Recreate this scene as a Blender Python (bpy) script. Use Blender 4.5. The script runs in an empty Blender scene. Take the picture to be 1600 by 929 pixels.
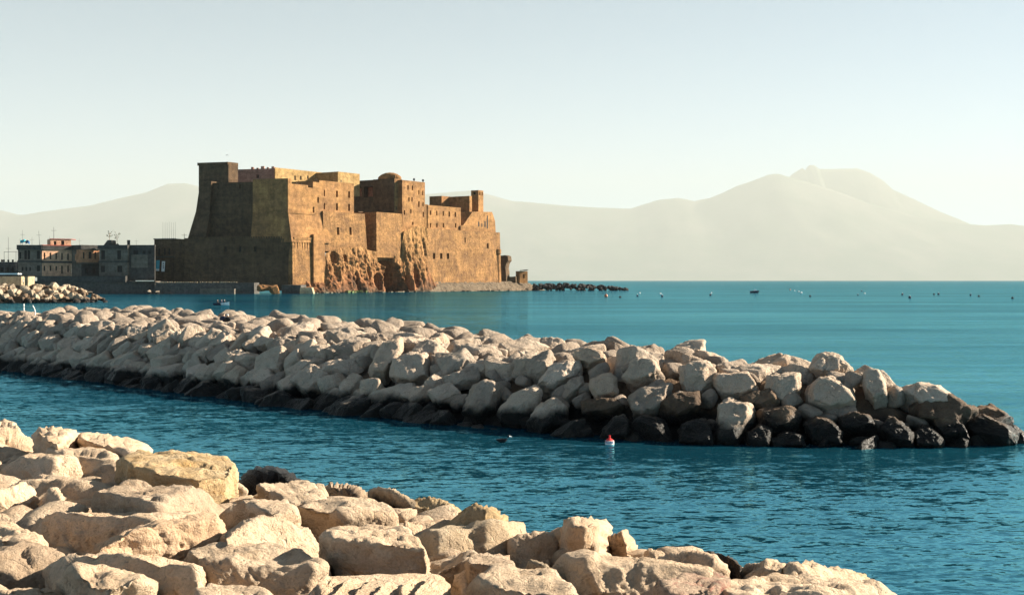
import bpy, bmesh, math, random
import numpy as np
from mathutils import Vector, Matrix

# ------------------------------------------------------------------ camera, sky, sun, exposure
SC = bpy.context.scene
COL = SC.collection
F_PX, CAM_H, HOR = 1900.0, 5.0, 438.0          # focal length in photo pixels, eye height, horizon row

cam_d = bpy.data.cameras.new('camera')
cam_d.sensor_width = 36.0
cam_d.lens = 36.0 * F_PX / 1600.0
cam_d.shift_y = -(464.5 - HOR) / 1600.0
cam_d.clip_start = 0.2
cam_d.clip_end = 150000.0
cam = bpy.data.objects.new('camera', cam_d)
cam.location = (0, 0, CAM_H)
cam.rotation_euler = (math.radians(90), 0, 0)
COL.objects.link(cam)
SC.camera = cam

SUN_EL, SUN_AZ = 24.0, 73.0                      # azimuth: degrees to the right of the view axis (+Y)
world = bpy.data.worlds.new('World')
SC.world = world
world.use_nodes = True
wn = world.node_tree
bg = wn.nodes['Background']
sky = wn.nodes.new('ShaderNodeTexSky')
sky.sky_type = 'NISHITA'
sky.sun_disc = False
sky.sun_elevation = math.radians(SUN_EL)
sky.sun_rotation = math.radians(SUN_AZ)
sky.air_density = 0.2
sky.dust_density = 0.05
sky.ozone_density = 0.4
tint = wn.nodes.new('ShaderNodeMix'); tint.data_type = 'RGBA'; tint.blend_type = 'MULTIPLY'; tint.inputs[0].default_value = 1.0
wn.links.new(sky.outputs[0], tint.inputs[6]); tint.inputs[7].default_value = (1.06, 1.14, .88, 1)
wn.links.new(tint.outputs[2], bg.inputs[0])
bg.inputs[1].default_value = 0.085

sd = bpy.data.lights.new('sun', 'SUN')
sd.energy = 5.0
sd.angle = math.radians(0.5)
sd.color = (1.0, 0.9, 0.74)
sun = bpy.data.objects.new('sun', sd)
COL.objects.link(sun)
el, az = math.radians(SUN_EL), math.radians(SUN_AZ)
SUN = Vector((math.cos(el) * math.sin(az), math.cos(el) * math.cos(az), math.sin(el)))
sun.rotation_euler = SUN.to_track_quat('Z', 'Y').to_euler()

SC.view_settings.view_transform = 'Standard'
SC.view_settings.look = 'None'
SC.view_settings.gamma = 1.0
SC.view_settings.use_curve_mapping = False
SC.view_settings.exposure = 2.2
SC.cycles.max_bounces = 6
SC.cycles.diffuse_bounces = 4
SC.cycles.glossy_bounces = 3
SC.cycles.volume_bounces = 1
SC.cycles.use_denoising = True

# ------------------------------------------------------------------ helpers
random.seed(7)
RNG = np.random.RandomState(11)

def tag(o, label=None, cat=None, group=None, kind=None):
    if label: o['label'] = label
    if cat: o['category'] = cat
    if group: o['group'] = group
    if kind: o['kind'] = kind
    return o

def link(name, me, mat=None, parent=None):
    o = bpy.data.objects.new(name, me)
    COL.objects.link(o)
    if mat is not None:
        for m in (mat if isinstance(mat, (list, tuple)) else [mat]):
            me.materials.append(m)
    if parent is not None:
        o.parent = parent
        o.matrix_parent_inverse = parent.matrix_basis.inverted()
    return o

def empty(name, loc, label, cat, group=None):
    o = bpy.data.objects.new(name, None)
    o.location = loc
    o.empty_display_size = 0.2
    COL.objects.link(o)
    return tag(o, label, cat, group)

class MB:
    """collects polygons of one mesh"""
    def __init__(s): s.v, s.f, s.m = [], [], []
    def face(s, pts, mi=0):
        i = len(s.v); s.v += [tuple(p) for p in pts]; s.f.append(list(range(i, i + len(pts)))); s.m.append(mi)
    def box(s, c, size, rz=0, mi=0):
        sx, sy, sz = [k / 2 for k in size]; ca, sa = math.cos(rz), math.sin(rz)
        P = []
        for dz in (-sz, sz):
            for dx, dy in ((-sx, -sy), (sx, -sy), (sx, sy), (-sx, sy)):
                P.append((c[0] + dx * ca - dy * sa, c[1] + dx * sa + dy * ca, c[2] + dz))
        s.hexa(P, mi)
    def hexa(s, P, mi=0):
        """P: bottom ring of 4 (counter-clockwise seen from above), top ring of 4"""
        for f in ((3, 2, 1, 0), (4, 5, 6, 7), (0, 1, 5, 4), (1, 2, 6, 5), (2, 3, 7, 6), (3, 0, 4, 7)):
            s.face([P[k] for k in f], mi)
    def tube(s, a, b, r0, r1=None, n=8, mi=0, caps=True):
        r1 = r0 if r1 is None else r1
        a, b = Vector(a), Vector(b); d = (b - a).normalized()
        u = d.orthogonal().normalized(); w = d.cross(u)
        A = [a + (u * math.cos(2 * math.pi * k / n) + w * math.sin(2 * math.pi * k / n)) * r0 for k in range(n)]
        B = [b + (u * math.cos(2 * math.pi * k / n) + w * math.sin(2 * math.pi * k / n)) * r1 for k in range(n)]
        for k in range(n):
            j = (k + 1) % n; s.face([A[k], A[j], B[j], B[k]], mi)
        if caps:
            s.face(A[::-1], mi); s.face(B, mi)
    def lathe(s, c, prof, n=14, mi=0):
        """prof: (radius, z) pairs from bottom to top"""
        R = [[(c[0] + r * math.cos(2 * math.pi * k / n), c[1] + r * math.sin(2 * math.pi * k / n), c[2] + z) for k in range(n)] for r, z in prof]
        for i in range(len(R) - 1):
            for k in range(n):
                j = (k + 1) % n; s.face([R[i][k], R[i][j], R[i + 1][j], R[i + 1][k]], mi)
        s.face(R[0][::-1], mi); s.face(R[-1], mi)
    def mesh(s, name, smooth=False, weld=True):
        me = bpy.data.meshes.new(name)
        me.from_pydata(s.v, [], s.f)
        me.polygons.foreach_set('material_index', s.m)
        if weld:
            bm = bmesh.new(); bm.from_mesh(me)
            bmesh.ops.remove_doubles(bm, verts=bm.verts, dist=1e-4)
            bm.to_mesh(me); bm.free()
        if smooth: me.shade_smooth()
        me.update()
        return me
    def build(s, name, mat, parent=None, smooth=False):
        return link(name, s.mesh(name, smooth), mat, parent)

# numpy gradient noise
_perm = np.random.RandomState(3).permutation(256)
_perm = np.concatenate([_perm, _perm, _perm])
_grad = np.random.RandomState(4).normal(size=(256, 3)); _grad /= np.linalg.norm(_grad, axis=1)[:, None]
def pnoise(p):
    i = np.floor(p).astype(int); f = p - i; i &= 255
    u = f * f * f * (f * (f * 6 - 15) + 10)
    out = 0
    for dx in (0, 1):
        wx = u[:, 0] if dx else 1 - u[:, 0]
        for dy in (0, 1):
            wy = u[:, 1] if dy else 1 - u[:, 1]
            for dz in (0, 1):
                wz = u[:, 2] if dz else 1 - u[:, 2]
                h = _perm[_perm[_perm[i[:, 0] + dx] + i[:, 1] + dy] + i[:, 2] + dz]
                g = _grad[h]
                out = out + wx * wy * wz * (g[:, 0] * (f[:, 0] - dx) + g[:, 1] * (f[:, 1] - dy) + g[:, 2] * (f[:, 2] - dz))
    return out * 1.6
def fbm(p, oct=4, gain=0.5):
    a, o = 1.0, 0
    for k in range(oct):
        o = o + a * pnoise(p + 17.3 * k); p = p * 2.03; a *= gain
    return o
def ridged(p, oct=3):
    a, o = 1.0, 0
    for k in range(oct):
        o = o + a * (1 - 2 * np.abs(pnoise(p + 9.1 * k))); p = p * 2.1; a *= 0.5
    return o

def mesh_np(name, V, Fc, smooth=True):
    me = bpy.data.meshes.new(name)
    V = np.ascontiguousarray(V, dtype=np.float32); Fc = np.ascontiguousarray(Fc, dtype=np.int32)
    k = Fc.shape[1]
    me.vertices.add(len(V)); me.vertices.foreach_set('co', V.ravel())
    me.loops.add(Fc.size); me.loops.foreach_set('vertex_index', Fc.ravel())
    me.polygons.add(len(Fc)); me.polygons.foreach_set('loop_start', np.arange(0, Fc.size, k, dtype=np.int32))
    me.polygons.foreach_set('use_smooth', np.full(len(Fc), smooth))
    me.update(calc_edges=True)
    return me

_ico = {}
def ico(n):
    if n not in _ico:
        bm = bmesh.new(); bmesh.ops.create_icosphere(bm, subdivisions=n, radius=1.0)
        V = np.array([v.co[:] for v in bm.verts]); Fc = np.array([[v.index for v in f.verts] for f in bm.faces]); bm.free()
        V /= np.linalg.norm(V, axis=1)[:, None]
        _ico[n] = (V, Fc)
    return _ico[n]

def hull_planes(P):
    """outward planes (n, d) of the convex hull of points P (centred)"""
    bm = bmesh.new()
    for p in P: bm.verts.new(p)
    bmesh.ops.convex_hull(bm, input=bm.verts)
    bm.faces.ensure_lookup_table()
    out = []
    for f in bm.faces:
        f.normal_update()
        n = np.array(f.normal[:]); 
        if not np.isfinite(n).all() or np.linalg.norm(n) < .5: continue
        d = float(np.dot(n, np.array(f.verts[0].co[:])))
        if d < 0: n, d = -n, -d
        if d < 1e-3: continue
        if any(np.dot(n, m) > .997 and abs(d - e) < .03 for m, e in out): continue
        out.append((n, d))
    bm.free()
    return out

def rock_geo(planes, ext, sub, seed, rough=0.05, sharp=26, chips=5):
    """a convex block with worn edges, chipped corners and a broken surface; centred at the origin"""
    r = np.random.RandomState(seed)
    D, Fc = ico(sub)
    D = D * ext; D = D / np.linalg.norm(D, axis=1)[:, None]
    N = np.array([p[0] for p in planes]); d = np.array([p[1] for p in planes])
    for k in range(chips):                                     # knock off a few corners
        n = r.normal(size=3); n /= np.linalg.norm(n)
        s = 1.0 / np.max((N @ n) / d)                          # boundary distance along n
        n2 = n + r.normal(size=3) * .25; n2 /= np.linalg.norm(n2)
        N = np.vstack([N, n2]); d = np.append(d, s * np.dot(n, n2) * r.uniform(.86, 1.0))
    q = np.maximum((D @ N.T) / d, 1e-6)
    rad = 1.0 / (np.sum(q ** sharp, axis=1) ** (1.0 / sharp))
    V = D * rad[:, None]
    L = float(.4 * np.mean(ext) + .6 * np.min(ext))
    G = ((q ** (sharp * .5)) / d) @ N; G = G / np.linalg.norm(G, axis=1)[:, None]          # outward direction of the worn block
    off = r.uniform(0, 200, 3)
    p = V / L
    disp = .18 * fbm(p * 1.4 + off, 3) + .26 * fbm(p * 6 + off, 4, .6) - .9 * np.maximum(0, pnoise(p * 3.7 + off) - .22) - .7 * np.maximum(0, pnoise(p * 8.1 + off) - .25)
    for cells, amp, til in ((14, 1.0, 1.5), (60, .55, 1.6), (200 if sub > 4 else 90, .28, 1.4)):      # broken facets: every cell is its own small fracture plane
        ci = r.randint(0, len(p), cells); cp = p[ci]
        wob = np.stack([pnoise(p * 3 + off + 5), pnoise(p * 3 + off + 15), pnoise(p * 3 + off + 25)], 1) * .12
        d2 = ((p + wob)[:, None, :] - cp[None]) ** 2
        k = np.argmin(d2.sum(2), 1)
        gr = r.normal(size=(cells, 3)) * til; hh = r.uniform(-1, 1, cells)
        disp = disp + amp * np.clip(hh[k] * .5 + np.sum((p - cp[k]) * gr[k], 1), -.6, .45)
    ax = r.normal(size=3); ax[2] += 1.5; ax /= np.linalg.norm(ax)    # bedding: shallow ledges
    lay = (p @ ax) * 6 + 1.2 * fbm(p * 1.2 + off, 3)
    disp = disp - .2 * (np.abs((lay % 1) - .5) * 2) ** 4 * np.clip(.5 + 1.5 * pnoise(p * 1.1 + off + 40), 0, 1)
    V = V + G * (disp * rough * L)[:, None]
    for _ in range(2):                                          # wear: only single-vertex spikes are worn down
        acc = np.zeros_like(V); cnt = np.zeros(len(V))
        for a, b in ((0, 1), (1, 2), (2, 0)):
            np.add.at(acc, Fc[:, a], V[Fc[:, b]]); np.add.at(cnt, Fc[:, a], 1)
        av = acc / cnt[:, None]; dv = np.linalg.norm(V - av, axis=1)
        k = np.clip(dv / (4.5 * np.median(dv)) - 1, 0, 1)[:, None] * .8
        V = V * (1 - k) + av * k
    return V, Fc

# picture point -> ray direction from the lens (X right, Y into the picture, Z up), length in Y
def ray(u, v): return np.array([(u - 800.0) / F_PX, 1.0, (HOR - v) / F_PX])
def at_depth(u, v, Y): return np.array([0, 0, CAM_H]) + ray(u, v) * Y
def at_water(u, v): return at_depth(u, v, F_PX * CAM_H / (v - HOR))
# ------------------------------------------------------------------ materials
class NT:
    def __init__(s, name):
        s.m = bpy.data.materials.new(name); s.m.use_nodes = True
        s.t = s.m.node_tree; s.n = s.t.nodes; s.l = s.t.links
        s.b = s.n['Principled BSDF']
    def new(s, t, **k):
        n = s.n.new(t)
        for a, v in k.items(): setattr(n, a, v)
        return n
    def coord(s, world=True, scale=None, rot=None):
        if world: o = s.new('ShaderNodeNewGeometry').outputs['Position']
        else: o = s.new('ShaderNodeTexCoord').outputs['Object']
        if scale or rot:
            mp = s.new('ShaderNodeMapping'); s.l.new(o, mp.inputs[0])
            if scale: mp.inputs['Scale'].default_value = scale
            if rot: mp.inputs['Rotation'].default_value = rot
            o = mp.outputs[0]
        return o
    def noise(s, vec, scale, detail=5, rough=.55, dist=0, out='Fac'):
        n = s.new('ShaderNodeTexNoise'); s.l.new(vec, n.inputs['Vector'])
        n.inputs['Scale'].default_value = scale; n.inputs['Detail'].default_value = detail
        n.inputs['Roughness'].default_value = rough; n.inputs['Distortion'].default_value = dist
        return n.outputs[out]
    def voro(s, vec, scale, feature='F1', out='Distance', rnd=1):
        n = s.new('ShaderNodeTexVoronoi', feature=feature); s.l.new(vec, n.inputs['Vector'])
        n.inputs['Scale'].default_value = scale; n.inputs['Randomness'].default_value = rnd
        return n.outputs[out]
    def ramp(s, fac, stops, interp='LINEAR'):
        n = s.new('ShaderNodeValToRGB'); s.l.new(fac, n.inputs[0]); e = n.color_ramp.elements
        n.color_ramp.interpolation = interp
        while len(e) < len(stops): e.new(.5)
        for k, (p, c) in enumerate(stops):
            e[k].position = p; e[k].color = (c, c, c, 1) if isinstance(c, (int, float)) else (*c, 1)
        return n.outputs[0]
    def mix(s, fac, a, b, mode='MIX'):
        n = s.new('ShaderNodeMix', data_type='RGBA', blend_type=mode)
        for sock, x in ((n.inputs[0], fac), (n.inputs[6], a), (n.inputs[7], b)):
            if isinstance(x, (int, float)): sock.default_value = x
            elif isinstance(x, tuple): sock.default_value = (*x, 1)
            else: s.l.new(x, sock)
        return n.outputs[2]
    def math(s, op, a, b=None, clamp=False):
        n = s.new('ShaderNodeMath', operation=op, use_clamp=clamp)
        for sock, x in ((n.inputs[0], a), (n.inputs[1], b)):
            if x is None: continue
            if isinstance(x, (int, float)): sock.default_value = x
            else: s.l.new(x, sock)
        return n.outputs[0]
    def bump(s, h, strength, dist, normal=None):
        n = s.new('ShaderNodeBump'); s.l.new(h, n.inputs['Height'])
        n.inputs['Strength'].default_value = strength; n.inputs['Distance'].default_value = dist
        if normal is not None: s.l.new(normal, n.inputs['Normal'])
        return n.outputs[0]
    def set(s, color=None, rough=None, normal=None, spec=None):
        for k, x in (('Base Color', color), ('Roughness', rough), ('Normal', normal), ('Specular IOR Level', spec)):
            if x is None: continue
            if isinstance(x, (int, float)): s.b.inputs[k].default_value = x
            elif isinstance(x, tuple): s.b.inputs[k].default_value = (*x, 1)
            else: s.l.new(x, s.b.inputs[k])
        return s.m

def plain(name, c, rough=.7, grain=.25, scale=3):
    t = NT(name); co = t.coord()
    n = t.noise(co, scale, 5)
    d = tuple(x * (1 - grain) for x in c); e = tuple(min(1, x * (1 + grain)) for x in c)
    return t.set(t.ramp(n, [(.3, d), (.7, e)]), rough, t.bump(n, .3, .02), .25)

def limestone(name, base, tan, dark, weed=None, weed_z=0.55, fine=1.0, stain=.5, lichen=(.36, .22, .08), lich=.25):
    """broken limestone: cream faces, tan weathering, dark pits; a dark weed line near the water"""
    t = NT(name); co = t.coord()
    oi = t.new('ShaderNodeObjectInfo').outputs['Random']
    big = t.noise(co, .9 * fine, 5, .6, .4)
    mid = t.noise(co, 3.5 * fine, 7, .65, .3)
    fin = t.noise(co, 22 * fine, 6, .7)
    c = t.mix(t.ramp(big, [(.36, 0.), (.66, 1.)]), base, tan)
    c = t.mix(t.math('MULTIPLY', t.ramp(t.noise(co, 1.7 * fine, 6, .7, 1.2), [(.56, 0.), (.7, 1.)]), lich), c, lichen)
    pit = t.ramp(t.math('ADD', t.math('MULTIPLY', mid, .6), t.math('MULTIPLY', fin, .4)), [(.33, 1.), (.45, 0.)])
    c = t.mix(t.math('MULTIPLY', pit, stain), c, dark)
    c = t.mix(.55, c, t.ramp(fin, [(.25, .55), (.75, 1.3)]), 'MULTIPLY')
    tone = t.ramp(oi, [(0., (.5, .46, .43)), (.25, (.85, .82, .78)), (.6, (1.05, .98, .9)), (.85, (1.1, 1.05, 1.0)), (1., (.95, .8, .66))])
    c = t.mix(.75, c, tone, 'MULTIPLY')
    rough = .85
    if weed is not None:
        sp = t.new('ShaderNodeSeparateXYZ'); t.l.new(co, sp.inputs[0])
        z = t.math('ADD', sp.outputs[2], t.math('MULTIPLY', t.math('SUBTRACT', t.noise(co, 1.1, 5), .5), 1.0))
        w = t.ramp(t.math('DIVIDE', z, 3.0), [((weed_z - .1) / 3, 1.), ((weed_z + .2) / 3, 0.)])
        c = t.mix(w, c, weed)
        rough = t.ramp(w, [(0., .85), (1., .45)])
    pits_ = t.ramp(t.voro(t.mix(.3, co, t.noise(co, 3 * fine, 4, out='Color'), 'ADD'), 5.5 * fine), [(.0, 0.), (.3, 1.)])
    pmask = t.ramp(t.noise(co, .8 * fine, 4), [(.45, 0.), (.6, 1.)])
    h = t.math('ADD', t.math('MULTIPLY', mid, 1.0), t.math('MULTIPLY', fin, .4))
    h = t.math('ADD', h, t.math('MULTIPLY', t.math('MULTIPLY', pits_, pmask), .35))
    crack = t.ramp(t.voro(t.mix(.25, co, t.noise(co, 2 * fine, 3, out='Color'), 'ADD'), .9 * fine, 'DISTANCE_TO_EDGE'), [(0., 0.), (.025, 1.)])
    h = t.math('ADD', h, t.math('MULTIPLY', crack, .1))
    return t.set(c, rough, t.bump(h, 1.0, .17 / fine), .2)

def masonry(name, a, b, dark, scale=1.0, pits=.6, streak=.35, bump=.5):
    """weathered tuff wall: patchy blocks, rain streaks, dark putlog holes"""
    t = NT(name); co = t.coord()
    big = t.noise(co, .11 * scale, 6, .65, .5)
    mid = t.noise(co, .55 * scale, 6, .65)
    fin = t.noise(co, 2.2 * scale, 4, .7)
    st = t.noise(t.coord(True, (.55, .55, .05)), 1.3, 5, .6)
    c = t.mix(t.ramp(big, [(.36, 0.), (.64, 1.)]), a, b)
    c = t.mix(.85, c, t.ramp(mid, [(.28, .5), (.72, 1.4)]), 'MULTIPLY')
    lay = t.noise(t.coord(True, (.12, .12, 1.0)), .5, 4, .6)
    c = t.mix(.6, c, t.ramp(lay, [(.35, .7), (.6, 1.15)]), 'MULTIPLY')
    spot = t.ramp(t.noise(co, .33 * scale, 7, .75, .8), [(.54, 0.), (.63, 1.)])
    c = t.mix(t.math('MULTIPLY', spot, pits * .5), c, dark)
    c = t.mix(streak, c, t.ramp(st, [(.32, .45), (.62, 1.15)]), 'MULTIPLY')
    blk = t.voro(t.coord(True, (1, 1, 1.6)), .8 * scale, 'F1', 'Color')
    c = t.mix(.28, c, t.mix(1.0, blk, (.7, .7, .7), 'SATURATION') if False else t.ramp(t.math('MULTIPLY', blk, 1.0), [(0., .55), (1., 1.25)]), 'MULTIPLY')
    pit = t.ramp(t.math('MULTIPLY', fin, t.ramp(mid, [(.3, 1.15), (.7, .85)])), [(.34, 1.), (.42, 0.)])
    c = t.mix(t.math('MULTIPLY', pit, pits), c, dark)
    h = t.math('ADD', mid, t.math('MULTIPLY', fin, .6))
    return t.set(c, .92, t.bump(h, bump, .5), .1)

M = {}
M['rock_near'] = limestone('pale_limestone', (.64, .5, .365), (.52, .385, .265), (.13, .095, .08), fine=1.6, weed=(.025, .02, .016), weed_z=.2)
M['rock_gold'] = limestone('golden_limestone', (.54, .42, .27), (.48, .33, .17), (.15, .1, .06), fine=1.6, lich=.6, lichen=(.45, .26, .08), weed=(.02, .016, .012), weed_z=.35)
M['rock_wet'] = limestone('wet_black_rock', (.045, .036, .03), (.07, .05, .035), (.01, .008, .007), fine=1.6, weed=(.015, .012, .01), weed_z=.3)
M['rock_undercut'] = limestone('limestone_black_foot', (.5, .41, .3), (.42, .31, .2), (.1, .07, .05), fine=1.6, weed=(.012, .01, .009), weed_z=1.2)
M['rock_red'] = limestone('red_streaked_limestone', (.42, .32, .24), (.3, .2, .15), (.05, .03, .025), fine=1.6, lich=.8, lichen=(.3, .05, .045), stain=.9)
M['rock_mole'] = limestone('breakwater_limestone', (.55, .45, .36), (.44, .35, .27), (.12, .1, .085), fine=1.0, weed=(.018, .015, .012), weed_z=.62, stain=.5, lich=.15)
M['rock_brown'] = limestone('brown_rock', (.2, .14, .095), (.13, .085, .055), (.025, .018, .013), fine=1.0, weed=(.014, .011, .009), weed_z=.75)
M['rock_left'] = limestone('harbour_boulders', (.48, .4, .3), (.36, .28, .2), (.1, .08, .06), fine=.5, weed=(.02, .016, .013), weed_z=.8)
M['rock_dark'] = limestone('dark_far_rock', (.045, .043, .045), (.03, .028, .03), (.012, .011, .011), fine=.5)
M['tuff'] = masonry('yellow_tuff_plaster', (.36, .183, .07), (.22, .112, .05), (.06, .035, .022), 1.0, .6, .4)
M['tuff_bright'] = masonry('pale_yellow_plaster', (.38, .25, .11), (.3, .185, .075), (.15, .09, .05), 1.0, .25, .2)
M['tuff_rough'] = masonry('rubble_tuff_wall', (.37, .19, .075), (.2, .105, .05), (.04, .028, .02), 1.7, .9, .45, .9)
M['tuff_orange'] = masonry('orange_tuff_wall', (.29, .145, .06), (.23, .115, .05), (.08, .04, .02), 1.0, .5, .3)
M['tuff_shade'] = masonry('shade_painted_tuff', (.12, .074, .042), (.085, .054, .033), (.035, .026, .02), 1.0, .4, .4)  # castle tuff darkened in its colour, shade painted in for the unlit walls
M['pink'] = masonry('pink_plaster', (.38, .2, .14), (.32, .165, .12), (.15, .08, .06), 1.2, .3, .25)
M['scarp'] = masonry('scarp_stone', (.2, .15, .1), (.14, .105, .075), (.06, .045, .04), 2.2, .9, .2, .9)
M['void'] = plain('dark_opening', (.02, .018, .017), .9)
M['metal'] = plain('dark_metal', (.06, .06, .062), .5)
M['white'] = plain('white_paint', (.75, .74, .7), .5, .08)
M['red'] = plain('red_paint', (.6, .03, .03), .4, .08)
M['blue_mark'] = plain('blue_lettering', (.04, .09, .25), .5, .08)
M['turq'] = plain('turquoise_cloth', (.06, .34, .4), .8, .15)
M['blue_cloth'] = plain('blue_cloth', (.03, .1, .22), .8, .15)
M['black'] = plain('black_cloth', (.012, .012, .014), .8)
M['navy'] = plain('navy_cloth', (.02, .025, .05), .8)
M['skin'] = plain('skin', (.45, .27, .18), .6, .08)
M['hair'] = plain('dark_hair', (.015, .011, .009), .6)
M['wood'] = plain('varnished_wood', (.2, .1, .05), .5)
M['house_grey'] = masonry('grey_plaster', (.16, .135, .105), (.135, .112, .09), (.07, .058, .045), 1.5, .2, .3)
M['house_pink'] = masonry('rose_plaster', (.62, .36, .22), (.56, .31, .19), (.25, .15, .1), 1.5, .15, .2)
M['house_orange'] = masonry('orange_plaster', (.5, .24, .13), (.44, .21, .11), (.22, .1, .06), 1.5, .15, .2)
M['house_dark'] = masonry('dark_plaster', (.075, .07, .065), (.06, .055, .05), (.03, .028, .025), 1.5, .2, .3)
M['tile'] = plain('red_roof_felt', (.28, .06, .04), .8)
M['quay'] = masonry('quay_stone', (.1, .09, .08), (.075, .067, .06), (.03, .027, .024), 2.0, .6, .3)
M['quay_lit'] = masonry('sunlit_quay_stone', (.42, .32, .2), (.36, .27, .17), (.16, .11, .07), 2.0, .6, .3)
M['leaf'] = plain('leaf_green', (.05, .07, .03), .7)
M['foam'] = plain('foam', (.75, .76, .74), .8, .08)
M['algae'] = plain('bright_green_weed', (.11, .13, .045), .8)
M['gull'] = plain('pale_feathers', (.6, .6, .6), .7, .08)

# cliff: red-brown volcanic tuff with vertical ribs
t = NT('red_tuff_cliff'); co = t.coord()
v1 = t.noise(t.coord(True, (1, 1, .22)), .42, 6, .65, .6)
n1 = t.noise(co, .16, 5, .6)
n2 = t.noise(co, 1.1, 6, .7)
sp = t.new('ShaderNodeSeparateXYZ'); t.l.new(co, sp.inputs[0])
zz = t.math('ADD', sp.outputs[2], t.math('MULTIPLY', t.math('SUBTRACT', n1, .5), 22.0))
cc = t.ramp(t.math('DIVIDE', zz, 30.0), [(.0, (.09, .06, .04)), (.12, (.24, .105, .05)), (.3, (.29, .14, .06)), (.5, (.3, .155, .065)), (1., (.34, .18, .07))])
cc = t.mix(.85, cc, t.ramp(v1, [(.36, .4), (.62, 1.25)]), 'MULTIPLY')
cc = t.mix(.6, cc, t.ramp(n2, [(.3, .4), (.65, 1.25)]), 'MULTIPLY')
M['cliff'] = t.set(cc, .95, t.bump(t.math('ADD', v1, t.math('MULTIPLY', n2, .5)), .9, 1.2), .1)

# mountains: scrub and bare rock, far off
t = NT('mountain_scrub'); co = t.coord()
n1 = t.noise(co, .0005, 7, .6); n2 = t.noise(co, .006, 5, .6)
cc = t.mix(t.ramp(n1, [(.4, 0.), (.6, 1.)]), (.06, .075, .05), (.13, .12, .1))
M['mountain'] = t.set(t.mix(.5, cc, t.ramp(n2, [(.3, .6), (.7, 1.3)]), 'MULTIPLY'), .95, None, .05)

# sea: teal water, small wind waves given as slopes at several sizes
t = NT('sea_water'); co = t.coord()
def slope(scale, stretch, amp, detail=3):
    mp = t.new('ShaderNodeMapping'); t.l.new(co, mp.inputs[0])
    mp.inputs['Rotation'].default_value = (0, 0, math.radians(-16)); mp.inputs['Scale'].default_value = (stretch, 1, 1)
    n = t.noise(mp.outputs[0], scale, detail, .6, .25, 'Color')
    s = t.new('ShaderNodeVectorMath', operation='SUBTRACT'); t.l.new(n, s.inputs[0]); s.inputs[1].default_value = (.5, .5, .5)
    m = t.new('ShaderNodeVectorMath', operation='MULTIPLY'); t.l.new(s.outputs[0], m.inputs[0]); m.inputs[1].default_value = (amp * .7, amp, 0)
    return m.outputs[0]
def vadd(a, b):
    n = t.new('ShaderNodeVectorMath', operation='ADD'); t.l.new(a, n.inputs[0]); t.l.new(b, n.inputs[1]); return n.outputs[0]
gust = t.ramp(t.noise(t.coord(True, (.25, 1, 1)), .035, 4, .6), [(.3, .5), (.7, 1.25)])
sl = vadd(vadd(slope(11., .45, .6), slope(4., .4, .65)), slope(.8, .38, .3))
g = t.new('ShaderNodeVectorMath', operation='SCALE'); t.l.new(sl, g.inputs[0]); t.l.new(gust, g.inputs['Scale'])
up = t.new('ShaderNodeVectorMath', operation='ADD'); t.l.new(g.outputs[0], up.inputs[0]); up.inputs[1].default_value = (0, 0, 1)
nn = t.new('ShaderNodeVectorMath', operation='NORMALIZE'); t.l.new(up.outputs[0], nn.inputs[0])
tone = t.noise(t.coord(True, (.3, 1, 1)), .02, 4, .6)
wc = t.ramp(tone, [(.32, (.002, .026, .05)), (.68, (.007, .058, .085))])
nt = t.t; nt.nodes.remove(t.b)
st1 = t.noise(t.coord(True, (.18, 1, 1)), .045, 5, .65, .5); st2 = t.noise(t.coord(True, (.12, 1, 1)), .35, 4, .6)
streak_f = t.math('MULTIPLY', t.ramp(st1, [(.3, .62), (.7, 1.25)]), t.ramp(st2, [(.3, .8), (.7, 1.15)]))
df = nt.nodes.new('ShaderNodeBsdfDiffuse'); nt.links.new(wc, df.inputs[0]); nt.links.new(nn.outputs[0], df.inputs['Normal'])
gl = nt.nodes.new('ShaderNodeBsdfGlossy'); gl.inputs['Roughness'].default_value = .06; gl.inputs[0].default_value = (.27, .71, .84, 1); nt.links.new(nn.outputs[0], gl.inputs['Normal'])
fr = nt.nodes.new('ShaderNodeFresnel'); fr.inputs[0].default_value = 1.33; nt.links.new(nn.outputs[0], fr.inputs[1])
mxs = nt.nodes.new('ShaderNodeMixShader'); nt.links.new(t.math('MULTIPLY', t.math('MINIMUM', t.math('MULTIPLY', fr.outputs[0], 2.1), .52), streak_f), mxs.inputs[0])
nt.links.new(df.outputs[0], mxs.inputs[1]); nt.links.new(gl.outputs[0], mxs.inputs[2])
sp = t.new('ShaderNodeSeparateXYZ'); t.l.new(co, sp.inputs[0])
caps = t.math('MULTIPLY', t.ramp(t.noise(t.coord(True, (.5, .22, 1)), .16, 3, .7), [(.715, 0.), (.73, 1.)]), t.ramp(t.math('DIVIDE', sp.outputs[1], 2000.0), [(.32, 0.), (.5, 1.)]))  # white specks on far water, painted sun glints laid out as whitecaps
glint_df = nt.nodes.new('ShaderNodeBsdfDiffuse'); glint_df.inputs[0].default_value = (.85, .85, .82, 1)
mx2 = nt.nodes.new('ShaderNodeMixShader'); nt.links.new(caps, mx2.inputs[0]); nt.links.new(mxs.outputs[0], mx2.inputs[1]); nt.links.new(glint_df.outputs[0], mx2.inputs[2])
nt.links.new(mx2.outputs[0], nt.nodes['Material Output'].inputs['Surface'])
M['water'] = t.m
# ------------------------------------------------------------------ sea, mountains
def grid_mesh(name, X, Y, Z, smooth=True):
    ny, nx = X.shape
    V = np.stack([X.ravel(), Y.ravel(), Z.ravel()], 1)
    i = np.arange(ny * nx).reshape(ny, nx)
    Fc = np.stack([i[:-1, :-1].ravel(), i[:-1, 1:].ravel(), i[1:, 1:].ravel(), i[1:, :-1].ravel()], 1)
    return mesh_np(name, V, Fc, smooth)

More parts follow.
